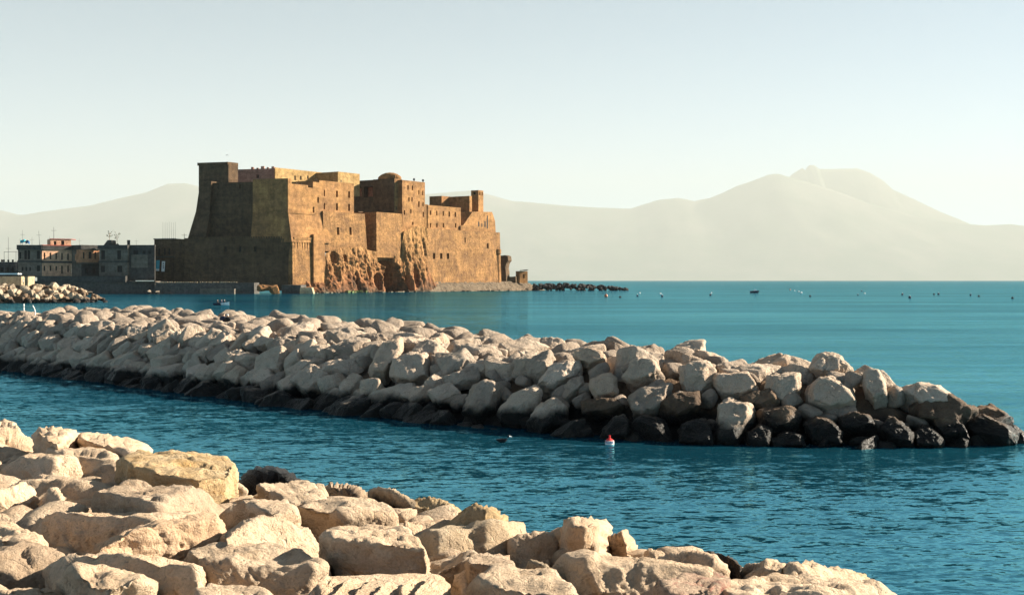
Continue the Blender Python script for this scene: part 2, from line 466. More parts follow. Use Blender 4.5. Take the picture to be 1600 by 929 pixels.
xs = np.array([-33900, -9000, -1000, -300, -80, 0, 80, 300, 1000, 9000, 33900.]); ys = np.array([-1000, -200, 0, 50, 150, 500, 1500, 5000, 20000, 68800.])
gx, gy = np.meshgrid(xs, ys)
sea = link('sea', grid_mesh('sea', gx, gy, gx * 0, False), M['water'])
tag(sea, kind='structure')

YM = 56000.0
prof_a = [(-400, 372), (-200, 352), (-60, 338), (0, 328), (33, 336), (70, 330), (140, 321), (190, 309), (230, 300), (262, 287), (290, 286), (310, 291), (360, 297), (480, 306), (600, 306), (670, 303), (740, 297), (800, 314), (830, 316), (880, 321), (930, 324), (985, 326), (1010, 318), (1030, 312), (1060, 309), (1085, 314), (1110, 309), (1130, 301), (1150, 291), (1175, 283), (1200, 273), (1215, 271), (1235, 277), (1260, 284), (1300, 296), (1360, 318), (1430, 338), (1500, 349), (1540, 352), (1580, 350), (1610, 354), (1700, 366), (1850, 378), (2100, 392)]
prof_b = [(1100, 420), (1180, 330), (1225, 285), (1238, 272), (1246, 267), (1254, 262), (1258, 266), (1264, 258), (1273, 258), (1280, 264), (1300, 264), (1340, 263), (1360, 270), (1380, 282), (1395, 296), (1430, 312), (1470, 331), (1510, 347), (1560, 372), (1660, 410)]
def ridge(prof, Y0, half_front, half_back, name):
    u = np.linspace(prof[0][0], prof[-1][0], 420)
    v = np.interp(u, [p[0] for p in prof], [p[1] for p in prof])
    x = (u - 800) / F_PX * Y0; h = CAM_H + (HOR - v) / F_PX * Y0
    s = np.concatenate([np.linspace(-1, 0, 30), np.linspace(0, 1, 12)[1:]])
    X = np.tile(x, (len(s), 1)); Y = Y0 + np.where(s < 0, s * half_front, s * half_back)[:, None] + 0 * X
    fall = (1 - np.abs(s)) ** 1.25
    p = np.stack([X.ravel() / 2200, Y.ravel() / 2200, 0 * X.ravel()], 1)
    n = (.6 * fbm(p, 4)).reshape(X.shape)
    Z = h[None, :] * fall[:, None] * (1 + n * .28 * (1 - fall[:, None])) - 2 * (fall[:, None] < .02)
    o = link(name, grid_mesh(name, X, Y, Z), M['mountain'])
    tag(o, kind='structure')
ridge(prof_a, YM, 9500, 5000, 'mountains')
ridge(prof_b, YM + 4000, 9000, 3000, 'mountain_summit')
# ------------------------------------------------------------------ the castle on its rock
A_ = np.array([.553, .833]); IN_ = np.array([-.833, .553]); B_ = np.array([-.955, .296]); INB_ = np.array([.296, .955])
P0 = np.array([-85., 475.])
def on_line(u, P, d):
    k = (u - 800.) / F_PX
    s = (k * P[1] - P[0]) / (d[0] - k * d[1])
    return P + d * s
def R(u, setback): return on_line(u, P0 + IN_ * setback, A_)
def L(u, setback): return on_line(u, P0 + INB_ * setback, B_)
def zpx(v, Y): return CAM_H + (HOR - v) / F_PX * Y

def wall_face(mb, T0, T1, D0, D1, ops, inward, depth, panes):
    """quad D0-D1 (bottom) T0-T1 (top) seen from outside left to right; ops: (s0,s1,t0,t1); panes collects the backs of the openings"""
    T0, T1, D0, D1, inward = [np.array(x, float) for x in (T0, T1, D0, D1, inward)]
    P = lambda s, t: (D0 * (1 - s) + D1 * s) * (1 - t) + (T0 * (1 - s) + T1 * s) * t
    S = sorted({0., 1., *[o[0] for o in ops], *[o[1] for o in ops]}); Tt = sorted({0., 1., *[o[2] for o in ops], *[o[3] for o in ops]})
    for i in range(len(S) - 1):
        for j in range(len(Tt) - 1):
            sm, tm = (S[i] + S[i + 1]) / 2, (Tt[j] + Tt[j + 1]) / 2
            if any(o[0] < sm < o[1] and o[2] < tm < o[3] for o in ops): continue
            mb.face([P(S[i], Tt[j]), P(S[i + 1], Tt[j]), P(S[i + 1], Tt[j + 1]), P(S[i], Tt[j + 1])])
    for o in ops:
        c = [P(o[0], o[2]), P(o[1], o[2]), P(o[1], o[3]), P(o[0], o[3])]
        b = [x + inward * depth for x in c]
        for k in range(4):
            j = (k + 1) % 4
            mb.face([c[k], c[j], b[j], b[k]])
        panes.append(b)

def block(name, C, da, de, z0, z1, mat, parent, batter=0., opsR=(), opsL=(), deep=1.0, back_mat='void', pane_name='window', battL=None, drop=0.):
    """a masonry block with its near corner at C: one wall runs away along da, the other along de; ops in photo pixels (u, v, w, h)"""
    C, da, de = [np.array(x, float) for x in (C, da, de)]
    ua, ue = da / np.linalg.norm(da), de / np.linalg.norm(de)
    top = [C, C + da, C + da + de, C + de]
    bl = batter if battL is None else battL
    bot = [C - ua * bl - ue * batter, C + da + ua * batter * .4 - ue * batter, C + da + de + ua * batter * .4, C + de - ua * bl + ue * .0]
    T = [np.array([*p, z1]) for p in top]; D = [np.array([*p, z0]) for p in bot]
    T[1][2] -= drop
    mb = MB(); panes = []
    def conv(ops, P, d):
        out = []
        for (u, v, w, h) in ops:
            def fr(x):
                k = (x - 800.) / F_PX; s = (k * P[1] - P[0]) / (d[0] - k * d[1]); return s, P[1] + d[1] * s
            s0, y0 = fr(u - w / 2); s1, y1 = fr(u + w / 2); ym = (y0 + y1) / 2
            t0 = (zpx(v + h / 2, ym) - z0) / (z1 - z0); t1 = (zpx(v - h / 2, ym) - z0) / (z1 - z0)
            s0, s1 = min(s0, s1), max(s0, s1)
            if s0 > .004 and s1 < .996 and t0 > .004 and t1 < .996: out.append((s0, s1, t0, t1))
        return out
    inR = np.array([ue[0], ue[1], 0]); inL = np.array([ua[0], ua[1], 0])
    wall_face(mb, T[0], T[1], D[0], D[1], conv(opsR, C, da), inR, deep, panes)
    wall_face(mb, T[3], T[0], D[3], D[0], [(a, b, c, d) for a, b, c, d in [(1 - o[1], 1 - o[0], o[2], o[3]) for o in conv(opsL, C, de)]], inL, deep, panes)
    mb.face([D[1], D[2], T[2], T[1]]); mb.face([D[2], D[3], T[3], T[2]]); mb.face(T); mb.face(D[::-1])
    o = mb.build(name, mat, parent)
    for b in panes:
        m = MB(); m.face(b); m.build(pane_name, M[back_mat], o)
    return o

c0 = R(457, 0)
castle = empty('castle', (-60, 520, 0), 'massive ochre sea castle with battered walls on a reddish rock', 'castle')

def rb(name, u0, u1, vtop, vbot, setback, depth, mat, batter=0., ops=(), opsL=(), **k):
    """block whose sunlit wall lies along the long side, between picture columns u0 and u1"""
    C, E = R(u0, setback), R(u1, setback)
    if 'umin' in k:
        um = k.pop('umin'); Q = on_line(um, C, IN_); depth = float(np.linalg.norm(Q - C))
    z0 = k.pop('zb', None); z0 = zpx(vbot, C[1]) if z0 is None else z0
    return block(name, C, E - C, IN_ * depth, z0, zpx(vtop, C[1]), M[mat], castle, batter, ops, opsL, **k)

# great bastion at the near corner
C = R(450, 2.0); W = on_line(395, C, B_) - C; E = R(506, 2.0) - C
zA, zc, zb_ = zpx(290, C[1]), zpx(331.5, C[1]), zpx(374, C[1])
bast = block('bastion', C, E, W, zc, zA, M['tuff'], castle, 0., [(497, 312.5, 2.6, 9), (490, 327.5, 2.6, 9)], [(412, 290, 2.4, 5), (432, 290, 2.6, 6)])
block('battered_base', C, E, W, zb_ - 1, zc - .003, M['tuff'], castle, 2.6, battL=1.2)
block('cordon', C - A_ * .35 - IN_ * .35, E + A_ * -5, W, zc - .35, zc + .35, M['tuff'], castle)
# parapets of the bastion terrace
block('parapet', C + A_ * .004, A_ * 2.0, W, zA + .003, zpx(278.5, C[1]), M['tuff'], castle, opsL=[])
block('parapet', C + A_ * 2.004, E * .55 - A_ * 2, IN_ * .8, zA + .003, zA + .9, M['tuff'], castle)
q = R(489, 2.0)
block('parapet', q + IN_ * .01, R(503, 2.0) - q, IN_ * 6, zA + .002, zpx(284, q[1]), M['tuff'], castle)
# curtain to its left, in shade
C2 = L(397, 6.5); W2 = on_line(318, C2, B_) - C2
block('curtain_wall', C2, INB_ * 8, W2, zb_ - 1, zpx(284, C2[1]), M['tuff_shade'], castle, 0., (), [(324.5, 291.5, 2, 8), (341.5, 293, 2, 5), (375, 291, 2.2, 6)])
C3 = L(330, 5.2); W3 = on_line(313, C3, B_) - C3
zt3 = zpx(283, C3[1])
m3 = MB()
Cb, Wb = C3 - INB_ * 3.0 + B_ * 1.0, W3 + B_ * 3.6
ring = [np.array([*p, zb_ - 1]) for p in (Cb + Wb, Cb, Cb + INB_ * 11, Cb + Wb + INB_ * 11)]
ringm = [np.array([*p, zb_ + 12]) for p in (C3 + W3 * 1.0 + B_ * 1.4 - INB_ * 1.0, C3 - INB_ * 1., C3 + INB_ * 8, C3 + W3 + INB_ * 8 + B_ * 1.4)]
ringt = [np.array([*p, zt3]) for p in (C3 + W3, C3, C3 + INB_ * 8, C3 + W3 + INB_ * 8)]
m3.hexa(ring + ringm); m3.hexa(ringm + ringt); m3.build('corner_buttress', M['tuff_shade'], castle)
# square tower above it
C4 = L(357, 12.0); W4 = on_line(310.5, C4, B_) - C4; E4 = on_line(372, C4, A_) - C4
tow = block('tower', C4, E4, W4, zt3 - 8, zpx(254, C4[1]), M['tuff_shade'], castle)
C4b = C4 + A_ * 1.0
block('tower_cap', C4 - A_ * .25 - INB_ * .25, E4 + A_ * .5, W4 + B_ * .3, zpx(257.5, C4[1]), zpx(253, C4[1]), M['tuff_shade'], castle)
# keep: rose-plastered shaded side and long sunlit side
Yk = 512.0; Ck = np.array([(428 - 800) / F_PX * Yk, Yk])
Ek = on_line(528, Ck, A_) - Ck; Wk = on_line(368, Ck, B_) - Ck
block('keep', Ck, Ek, Wk, zpx(300, Yk), zpx(263, Yk), M['pink'], castle, 0., [(461, 278, 2.5, 7), (470, 278, 2.5, 6), (481, 277, 2.5, 5)], [(402, 275.5, 4.5, 5.5), (380, 266.5, 3, 5)])
mk = MB()
for (u, w, dz) in ((392, 4, .9), (400, 3, .5), (408, 5, 1.1), (416, 3, .6), (424, 4, .9)):
    p = on_line(u, Ck, B_) + np.array([.5, 1.]); mk.box((p[0], p[1], zpx(263, Yk) + dz / 2 + .002), (w * .27, 1.2, dz))
o = mk.build('broken_parapet', M['pink'], castle); o['kind'] = 'stuff'
qk = on_line(428, Ck - IN_ * .06, A_); block('keep_side_wall', Ck - IN_ * .35 + A_ * .3, Ek - A_ * .3, IN_ * .34, zpx(299.5, Yk), zpx(263, Yk) + .4, M['tuff_bright'], castle, 0., [(461, 278, 2.5, 7), (470, 278, 2.5, 6), (481, 277, 2.5, 5)], deep=.3)
Ck2 = on_line(528, Ck - IN_ * 13.0, A_)
block('keep_wing', Ck2, on_line(562, Ck2, A_) - Ck2, IN_ * 16, zpx(300, Yk), zpx(268, Ck2[1]), M['tuff_bright'], castle)

# sunlit side, from the near corner to the far end
rb('outwork', 457, 492, 373.5, 452, 0.0, 30, 'tuff_rough', batter=1.5, zb=1.5)
rb('buttress', 490, 506, 366, 440, -1.0, 14, 'tuff', batter=1.2, zb=4)
rb('wall', 499, 553, 281.5, 331, 2.5, 30, 'tuff', ops=[(506.5, 301.5, 3, 10), (526.5, 303, 3, 10), (545.5, 304, 3, 10), (506.5, 322, 3, 10), (526.5, 323, 3, 11), (545.5, 324, 3, 11)])
rb('wall', 505, 570, 329.5, 392, 1.2, 30, 'tuff_rough', batter=1.0, ops=[(507.5 + 1, 361, 3.4, 12), (527.5, 361, 3.4, 12), (546.5, 361, 3.4, 12)])
# dark recess and loggia
rb('recess_wall', 560, 592, 330, 395, 13.0, 12, 'tuff_shade')
rb('loggia', 616, 623, 279, 331, 16.0, 5, 'tuff_shade', umin=552, opsL=[(560, 300, 10, 14), (575.5, 299.5, 14, 16)], deep=3.0, back_mat='pink', pane_name='loggia_back_wall')
rb('domed_tower', 616, 627, 278.5, 331, 4.4, 11, 'tuff_shade', umin=583)
Cd = R(616, 4.4); Qd = on_line(583, Cd, IN_); Ed = R(622, 4.4)
ctr = (Cd + Qd) / 2 + A_ * 4.2
md = MB()
zd = zpx(278.5, Cd[1]); rd = float(np.linalg.norm(Qd - Cd)) / 2
def ell(r1, r2, z, n=20): return [(*(ctr + IN_ * r1 * math.cos(2 * math.pi * k / n) + A_ * r2 * math.sin(2 * math.pi * k / n)), z) for k in range(n)]
rings = [ell(rd * .98, 4.0, zd + .003), ell(rd * .98, 4.0, zd + .9), ell(rd * .88, 3.6, zd + 1.5), ell(rd * .66, 2.8, zd + 2.3), ell(rd * .36, 1.6, zd + 2.9), ell(rd * .06, .3, zd + 3.1)]
for a_, b_ in zip(rings, rings[1:]):
    for k in range(20): md.face([a_[k], a_[(k + 1) % 20], b_[(k + 1) % 20], b_[k]])
md.face(rings[-1]); md.build('dome', M['tuff'], castle)
mm = MB(); mm.box((*(Cd + A_ * 1.2 + IN_ * 1.0), zd + .8), (1.2, 1.2, 1.6)); mm.build('chimney', M['tuff'], castle)
rb('sunlit_wall', 616.5, 628, 279, 400, 4.39, .004 + .3, 'tuff', ops=[(619, 325, 2, 6)], zb=zpx(333, R(616, 4.4)[1]))  # thin lighter tuff skin, the lit side of the shade-coloured tower
# lower bastion and tall block
rb('lower_bastion', 588, 627.5, 331, 402, .6, 17, 'tuff_rough', batter=1.0)
rb('tall_block', 628.5, 664, 281, 372, 2.0, 9, 'tuff', ops=[(637.5, 293, 2, 7.5), (644.5, 293.5, 2, 7.5), (654.5, 300.5, 1.8, 7), (660.5, 301.5, 1.8, 7.5), (639, 311.5, 2, 7), (643.8, 311.5, 2, 7.5), (654.5, 319, 2.4, 9), (661, 319, 1.8, 7), (632, 332, 2.2, 7), (642, 330, 2, 6.5), (661.5, 335, 2, 8), (645, 349, 2, 5), (658, 354, 2, 5)])
rb('step_block', 664.2, 668.5, 319, 372, 1.9, 9, 'tuff', opsL=[])
rb('long_wall', 668.5, 720, 320.2, 357, 1.5, 14, 'tuff', ops=[(672.7, 332.5, 2, 7), (682.5, 333, 2, 7.5), (692.7, 333.5, 2, 7.5), (702, 334.5, 2.2, 8), (711.5, 335, 2.2, 8), (672.8, 354 - 2, 2, 7), (682.7, 354 - 2, 2, 7), (692.8, 354 - 2, 2, 7), (711.9, 355 - 3, 2, 7)])
rb('lower_wall', 667, 781, 356.5, 442, 0.0, 16, 'tuff_rough', batter=.8, ops=[(702.3, 360.5, 3, 7.5), (678, 400, 3.6, 9), (689, 400, 3.6, 9), (699.5, 400, 3.8, 9), (726.5, 375, 1.8, 8), (761.5, 384, 3, 8)], zb=1.0)
C5 = R(690, 16.0); W5 = on_line(671, C5, IN_) - C5
block('upper_block', C5, on_line(712, C5, A_) - C5, W5, zpx(345, C5[1]), zpx(306, C5[1]), M['tuff_orange'], castle)
C6 = R(733.5, 4.0)
block('upper_block', C6, on_line(737.5, C6, A_) - C6, on_line(699, C6, IN_) - C6, zpx(356, C6[1]), zpx(306, C6[1]), M['tuff'], castle)
rb('turret', 747.5, 755.3, 297, 335, 3.0, 4, 'tuff', umin=736, ops=[(749.8, 302.5, 1.8, 5), (753.4, 302.5, 1.6, 5)], opsL=[(741, 302, 4, 4)])
# end wall with its sloping shoulder
def rpoly(name, pts, setback, thick, mat, batter=0.):
    f = [np.array([*R(u, setback), zpx(v, R(u, setback)[1])]) for u, v in pts]
    b = [p + np.array([*IN_, 0]) * thick for p in f]
    mb = MB(); mb.face(f); mb.face(b[::-1])
    for k in range(len(f)):
        j = (k + 1) % len(f); mb.face([f[j], f[k], b[k], b[j]])
    return mb.build(name, M[mat], castle)
rpoly('end_wall', [(719.8, 368), (775, 368), (773.5, 345), (769, 331), (738.5, 330.5), (724, 351.5), (719.8, 353)], .7, 10, 'tuff')
for (u, v, w, h) in ((748, 350, 2, 7.5), (753, 351.5, 1.6, 6), (758, 350, 2, 9), (761.5, 347, 1.8, 20)):
    a, b = R(u - w / 2, .66), R(u + w / 2, .66)
    m = MB(); m.hexa([np.array([*p, zpx(v + h / 2, p[1])]) for p in (a, b, b + IN_ * .3, a + IN_ * .3)] + [np.array([*p, zpx(v - h / 2, p[1])]) for p in (a, b, b + IN_ * .3, a + IN_ * .3)])
    m.build('window', M['void'], castle)
p = R(777.5, .2); mt = MB()
mt.lathe((p[0], p[1], 0), [(1.2, zpx(446, p[1])), (1.25, zpx(398, p[1])), (1.75, zpx(396, p[1])), (1.75, zpx(389.5, p[1])), (.2, zpx(388, p[1]))], 14)
mt.build('corner_turret', M['tuff_orange'], castle)
# people-sized urns along the tall block's roof line
for u in (647, 661):
    p = R(u, 3.0); m = MB(); z = zpx(281, R(628.5, 2)[1]) + .002
    m.lathe((p[0], p[1], z), [(.3, 0), (.18, .3), (.5, .7), (.55, 1.0), (.3, 1.4), (.1, 1.5)], 10); m.build('roof_urn', M['metal'], castle)
# corbels along the outwork: sunlit side
zo = zpx(373.5, R(457, 0)[1])
for k in range(8):
    p = R(461.5 + k * 3.9, 0) - IN_ * .35
    m = MB(); m.hexa([(*(p + A_ * s + IN_ * t_), z) for z in (zo - 4.2, zo - .3) for s, t_ in ((-.38, 0), (.38, 0), (.38, .6), (-.38, .6))]); m.build('corbel', M['tuff'], castle)
p = R(458, 0); e = R(491, 0)
block('parapet', p - IN_ * .5 + A_ * .2, e - p - A_ * .4, IN_ * 1.2, zo + .003, zo + .9, M['tuff_rough'], castle)
# long low shaded wall to the left of the corner
Cs = R(456.3, 0.3) + B_ * .6; Ws = on_line(288, Cs, B_ + np.array([0, -.30])) - Cs
us = Ws / np.linalg.norm(Ws); ins = np.array([-us[1], us[0]]); ins = ins if ins[1] > 0 else -ins
zs1 = zpx(372, Cs[1])
sw = block('shaded_wall', Cs, ins * 14, Ws, zpx(402.5, Cs[1]), zs1, M['tuff_shade'], castle, 0., (), [(352, 389, 4, 8), (375, 389, 4, 8), (398.5, 389, 4, 8)])
block('shaded_base', Cs, ins * 14, Ws, 1.0, zpx(402.6, Cs[1]), M['tuff_shade'], castle, .8, battL=1.2)
block('string_course', Cs - ins * .3 + us * .5, ins * .295, Ws - us * 1, zpx(403.2, Cs[1]), zpx(401.6, Cs[1]), M['tuff_shade'], castle)
mp_ = MB()
for k in range(24):
    p = on_line(348 + k * 4.3, Cs, us) - ins * .3
    if any(abs(348 + k * 4.3 - w) < 3.2 for w in (352, 375, 398.5)): continue
    mp_.hexa([(*(p + us * s + ins * t_), z) for z in (zpx(398, p[1]), zs1 - .2) for s, t_ in ((.3, 0), (-.3, 0), (-.3, .295), (.3, .295))])
o = mp_.build('pilasters', M['tuff_shade'], castle); o['kind'] = 'stuff'
mp_ = MB()
for k in range(40):
    p = on_line(296 + k * 4, Cs, us); mp_.box((p[0], p[1] + .5, zs1 + .3), (.6, .8, .6 + .3 * random.random()))
o = mp_.build('wall_top_stones', M['tuff_shade'], castle); o['kind'] = 'stuff'

# the rock under the castle: a ribbed face with a sea cave
tl = [(456, 443), (470, 441), (486, 434), (500, 430), (506, 396), (520, 389), (560, 385), (572, 390), (590, 394), (612, 398), (625, 404), (629, 362), (640, 356), (655, 352), (664, 355), (669, 430), (676, 441), (700, 443)]
uc = np.linspace(454, 700, 330); vt = np.interp(uc, [a for a, b in tl], [b for a, b in tl])
base = np.array([R(u, 0) for u in uc]); zt_ = CAM_H + (HOR - vt) / F_PX * base[:, 1]
nz = 90; s = np.linspace(0, 1, nz)
Z = -1.5 + (zt_[None, :] + 1.5) * s[:, None]
tt = ((base - P0) @ A_)[None, :] + 0 * Z
flare = 5.0 * (1 - s[:, None]) ** 1.6 + .6
pp = np.stack([tt.ravel() * .28, Z.ravel() * .07 + tt.ravel() * .06, 0 * Z.ravel()], 1)
n1 = fbm(pp, 4).reshape(Z.shape); pr = np.stack([tt.ravel() * .55, Z.ravel() * .10 - tt.ravel() * .1, 0 * Z.ravel() + 5], 1); n2 = ridged(pr, 3).reshape(Z.shape)
p3 = np.stack([tt.ravel() * .6, Z.ravel() * .6, 0 * Z.ravel() + 9], 1); n3 = fbm(p3, 4).reshape(Z.shape)
mid = np.clip(4 * s * (1.02 - s), 0, 1)[:, None]
out = flare + (1.6 * n1 + 1.2 * np.minimum(n2, .8) + .7 * n3) * (.25 + .75 * mid) * np.where(uc > 624, .75, 1.)[None, :]
U = uc[None, :] + 0 * Z; VV = HOR - (Z - CAM_H) * F_PX / base[:, 1][None, :]
def dent(u0, w, v0, h, dep, top=1.0):
    e = ((U - u0) / w) ** 2 + ((VV - v0) / h) ** 2
    return dep * np.clip(1.5 - 1.5 * e, 0, 1) ** .4
out = out - dent(606, 18, 448, 42, 30) - dent(580, 5, 440, 14, 6) - dent(548, 5, 452, 18, 5) - dent(600, 15, 402, 16, 4) - dent(534, 5, 404, 6, 3) - dent(518, 4, 402, 10, 3) - dent(665, 4, 412, 16, 2.5) - dent(629, 4, 445, 20, 4) - dent(640, 4, 432, 18, 3.5)
X = base[:, 0][None, :] - IN_[0] * out; Yg = base[:, 1][None, :] - IN_[1] * out
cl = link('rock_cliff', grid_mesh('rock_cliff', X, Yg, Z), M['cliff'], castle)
# sloping foot of stones along the far part
uc = np.linspace(655, 838, 200); base = np.array([R(u, 0) for u in uc])
zt_ = np.interp(uc, [655, 700, 785, 800, 822, 838], [zpx(439, 540), zpx(440, 560), zpx(439.5, 590), zpx(439, 600), zpx(441, 610), zpx(447, 615)])
s = np.linspace(0, 1, 30); Z = -1 + (zt_[None, :] + 1) * s[:, None]
tt = ((base - P0) @ A_)[None, :] + 0 * Z
n = fbm(np.stack([tt.ravel() * .5, Z.ravel() * .7, 0 * Z.ravel()], 1), 4).reshape(Z.shape)
out = 7.5 * (1 - s[:, None]) + .3 + n * .8
X = base[:, 0][None, :] - IN_[0] * out; Yg = base[:, 1][None, :] - IN_[1] * out
X = np.concatenate([X, X[-1:] + IN_[0] * 30]); Yg = np.concatenate([Yg, Yg[-1:] + IN_[1] * 30]); Z = np.concatenate([Z, Z[-1:]])
link('stone_foot', grid_mesh('stone_foot', X, Yg, Z), M['scarp'], castle)
# pale ledge and weed at the waterline
led = MB()
for k in range(60):
    u = random.uniform(470, 780); p = R(u, 0) - IN_ * random.uniform(4.5, 7.5)
    led.box((p[0], p[1], .1), (random.uniform(.8, 3.5), random.uniform(.6, 1.4), random.uniform(.5, .9)), random.uniform(0, 3))
o = led.build('ledge_stones', M['scarp'], castle); o['kind'] = 'stuff'
led = MB()
for k in range(16):
    u = random.uniform(523, 560); p = R(u, 0) - IN_ * random.uniform(4.5, 6.5)
    led.box((p[0], p[1], .35), (random.uniform(1., 2.5), random.uniform(.6, 1.4), random.uniform(.7, 1.2)), random.uniform(0, 3))
o = led.build('weed_patch', M['algae'], castle); o['kind'] = 'stuff'

# ruin and hut on the stone foot beyond the castle
def extrude_px(mb, pts, Y, thick):
    f = [at_depth(u, v, Y) for u, v in pts]; b = [p + np.array([thick * .35, thick, 0]) for p in f]
    mb.face(f); mb.face(b[::-1])
    for k in range(len(f)):
        j = (k + 1) % len(f); mb.face([f[j], f[k], b[k], b[j]])
ru = empty('ruined_wall', tuple(at_depth(787, 439, 600)), 'tall dark ruined wall stub with an overhanging top beside the castle end', 'ruin')
mb = MB(); extrude_px(mb, [(781.5, 441), (791, 441), (790.5, 425), (789.5, 418), (791, 411), (794, 407), (793.2, 400), (789, 398.6), (781.5, 399.2)], 600, 5); mb.build('wall_stub', M['tuff_shade'], ru)
mb = MB(); extrude_px(mb, [(791.1, 441), (805.8, 441), (805.5, 431.5), (800, 432.2), (791.1, 432)], 602, 3); mb.build('low_wall', M['tuff_shade'], ru)
hu = empty('stone_hut', tuple(at_depth(816, 439, 606)), 'small half ruined stone hut with one window on the rocks beyond the castle', 'hut')
Ch = at_depth(812, 440, 604)[:2]; Eh = on_line(824.5, Ch, A_ * np.array([1.2, .5])) - Ch; Wh = on_line(805.9, Ch, B_) - Ch
block('hut_wall', Ch, Eh, Wh, zpx(442, 604), zpx(423.5, 604), M['tuff'], hu, 0., [(818.5, 431.5, 2.6, 6)], ())
mb = MB(); p = at_depth(818, 423, 604); mb.hexa([p + np.array(q) for q in ((-2.2, -.3, 0), (1.6, .4, .1), (1.6, 3, .1), (-2.2, 3, 0), (-1.6, -.2, .35), (2.6, .5, .75), (2.6, 3, .75), (-1.6, 3, .35))]); mb.build('broken_roof', M['tuff_shade'], hu)
# ------------------------------------------------------------------ harbour front to the left of the castle
def line_pt(u, P, Q):
    P, Q = np.array(P, float), np.array(Q, float); return on_line(u, P, Q - P)
def house_block(name, parent, u0, Y0, u1, Y1, vtop, vbot, mat, ops=(), depth=9, deep=.35, side=True, **k):
    P = np.array([(u0 - 800) / F_PX * Y0, Y0]); Q = np.array([(u1 - 800) / F_PX * Y1, Y1])
    d = Q - P; n = np.array([-d[1], d[0]]); n /= np.linalg.norm(n); n = n if n[1] > 0 else -n
    return block(name, P, d, n * depth, zpx(vbot, Y0), zpx(vtop, Y0), M[mat], parent, 0., ops, (), deep=deep, **k), P, d, n
def slab(name, parent, P, d, n, z0, z1, out, mat, ext=.4, depth=9):
    u = d / np.linalg.norm(d)
    return block(name, P - u * ext - n * out, d + u * 2 * ext, n * (depth + 2 * out), z0, z1, M[mat], parent)

# quay the houses stand on
qy = empty('quay_wall', (-150, 455, 0), 'dark stone quay wall below the harbour houses, down to the water', 'quay wall')
P = np.array([(-60 - 800) / F_PX * 452, 452.]); Q = np.array([(242 - 800) / F_PX * 452, 452.])
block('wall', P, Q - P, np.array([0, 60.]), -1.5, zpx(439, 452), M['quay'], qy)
P2 = np.array([(58 - 800) / F_PX * 451, 451.])
block('terrace_wall', P2, np.array([(196 - 800) / F_PX * 451, 451.]) - P2, np.array([0, 12.]), zpx(441, 451), zpx(431, 451), M['house_dark'], qy)
P3 = np.array([(205 - 800) / F_PX * 449.5, 449.5])
block('coping', P3, np.array([(243 - 800) / F_PX * 449.5, 449.5]) - P3, np.array([0, 6.]), zpx(440.4, 449.5), zpx(439, 449.5), M['house_grey'], qy)

ql = empty('quay_wall', (-110, 450, 0), 'low grey quay wall with a pale top edge in front of the shaded castle wall', 'quay wall')
P = np.array([(243 - 800) / F_PX * 446, 446.]); Q = np.array([(397 - 800) / F_PX * 450, 450.])
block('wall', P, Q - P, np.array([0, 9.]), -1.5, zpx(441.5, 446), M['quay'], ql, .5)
P4 = np.array([(312 - 800) / F_PX * 445, 445.])
block('lower_step', P4, np.array([(366 - 800) / F_PX * 446, 446.]) - P4, np.array([0, 5.]), -1.5, zpx(451, 446), M['house_grey'], ql)
mb = MB()
for k in range(34):
    u = 250 + k * 3.6 + random.uniform(-1, 1); p = on_line(u, P, Q - P); mb.box((p[0], p[1] + .5, zpx(441.5, 446) + .15), (random.uniform(.3, .8), .5, random.uniform(.3, .45)))
o = mb.build('edge_stones', M['quay_lit'], ql); o['kind'] = 'stuff'
jt = empty('landing_stage', (-80, 462, 0), 'pale sunlit stone landing block at the foot of the castle corner', 'landing stage')
P = np.array([(440 - 800) / F_PX * 458, 458.]); Q = np.array([(470 - 800) / F_PX * 458, 458.])
block('ramp_block', P, Q - P, np.array([0, 12.]), -1, zpx(445, 458), M['quay'], jt)
P = Q + np.array([.01, -2.5]); mb = MB()
w = (492 - 470) / F_PX * 456
mb.hexa([(P[0], P[1], -1), (P[0] + w, P[1] + 1, -1), (P[0] + w * .9, P[1] + 8, -1), (P[0], P[1] + 7, -1), (P[0], P[1] + .6, zpx(449, 456)), (P[0] + w * .8, P[1] + 1.6, zpx(449, 456)), (P[0] + w * .75, P[1] + 7, zpx(449, 456)), (P[0], P[1] + 7, zpx(449, 456))])
mb.build('sunlit_block', M['quay_lit'], jt)

# 1 grey house at the end
h = empty('harbour_house', (-180, 458, 4), 'grey harbour house with dark cornice and a flag on its roof', 'house', 'houses on the harbour quay')
b, P, d, n = house_block('wall', h, 28, 457, 65.5, 459, 383, 433, 'house_grey', [(31.5, 399, 3, 10), (40, 398, 4, 14), (45, 398, 4, 14), (60, 398, 5, 13), (35, 420, 2.5, 6), (41, 420, 2.5, 6), (47, 420, 2.5, 6), (60, 419, 5, 9)])
slab('cornice', h, P, d, n, zpx(390, 457), zpx(382.5, 457), .5, 'house_dark'); slab('string_course', h, P, d, n, zpx(409.5, 457), zpx(406.5, 457), .25, 'house_dark', .2)
f = empty('flag', tuple(at_depth(31.5, 383, 458)), 'turquoise and blue flag flying above the grey harbour house', 'flag')
a_, b_ = at_depth(31.5, 384, 458), at_depth(31.5, 373, 458); mb = MB(); mb.tube(a_, b_, .06, .05); mb.build('pole', M['metal'], f)
def cloth(u0, u1, v0, v1, Y, mat, name, ph=0):
    nu = 10; mb = MB(); pts = []
    for j in range(nu + 1):
        s = j / nu; w = math.sin(s * 6 + ph); pts.append((at_depth(u0 + (u1 - u0) * s, v0 + .9 * w + s * .6, Y + .35 * math.sin(s * 7)), at_depth(u0 + (u1 - u0) * s, v1 + .9 * w, Y + .35 * math.sin(s * 7))))
    for a, b in zip(pts, pts[1:]): mb.face([a[1], b[1], b[0], a[0]])
    mb.build(name, M[mat], f)
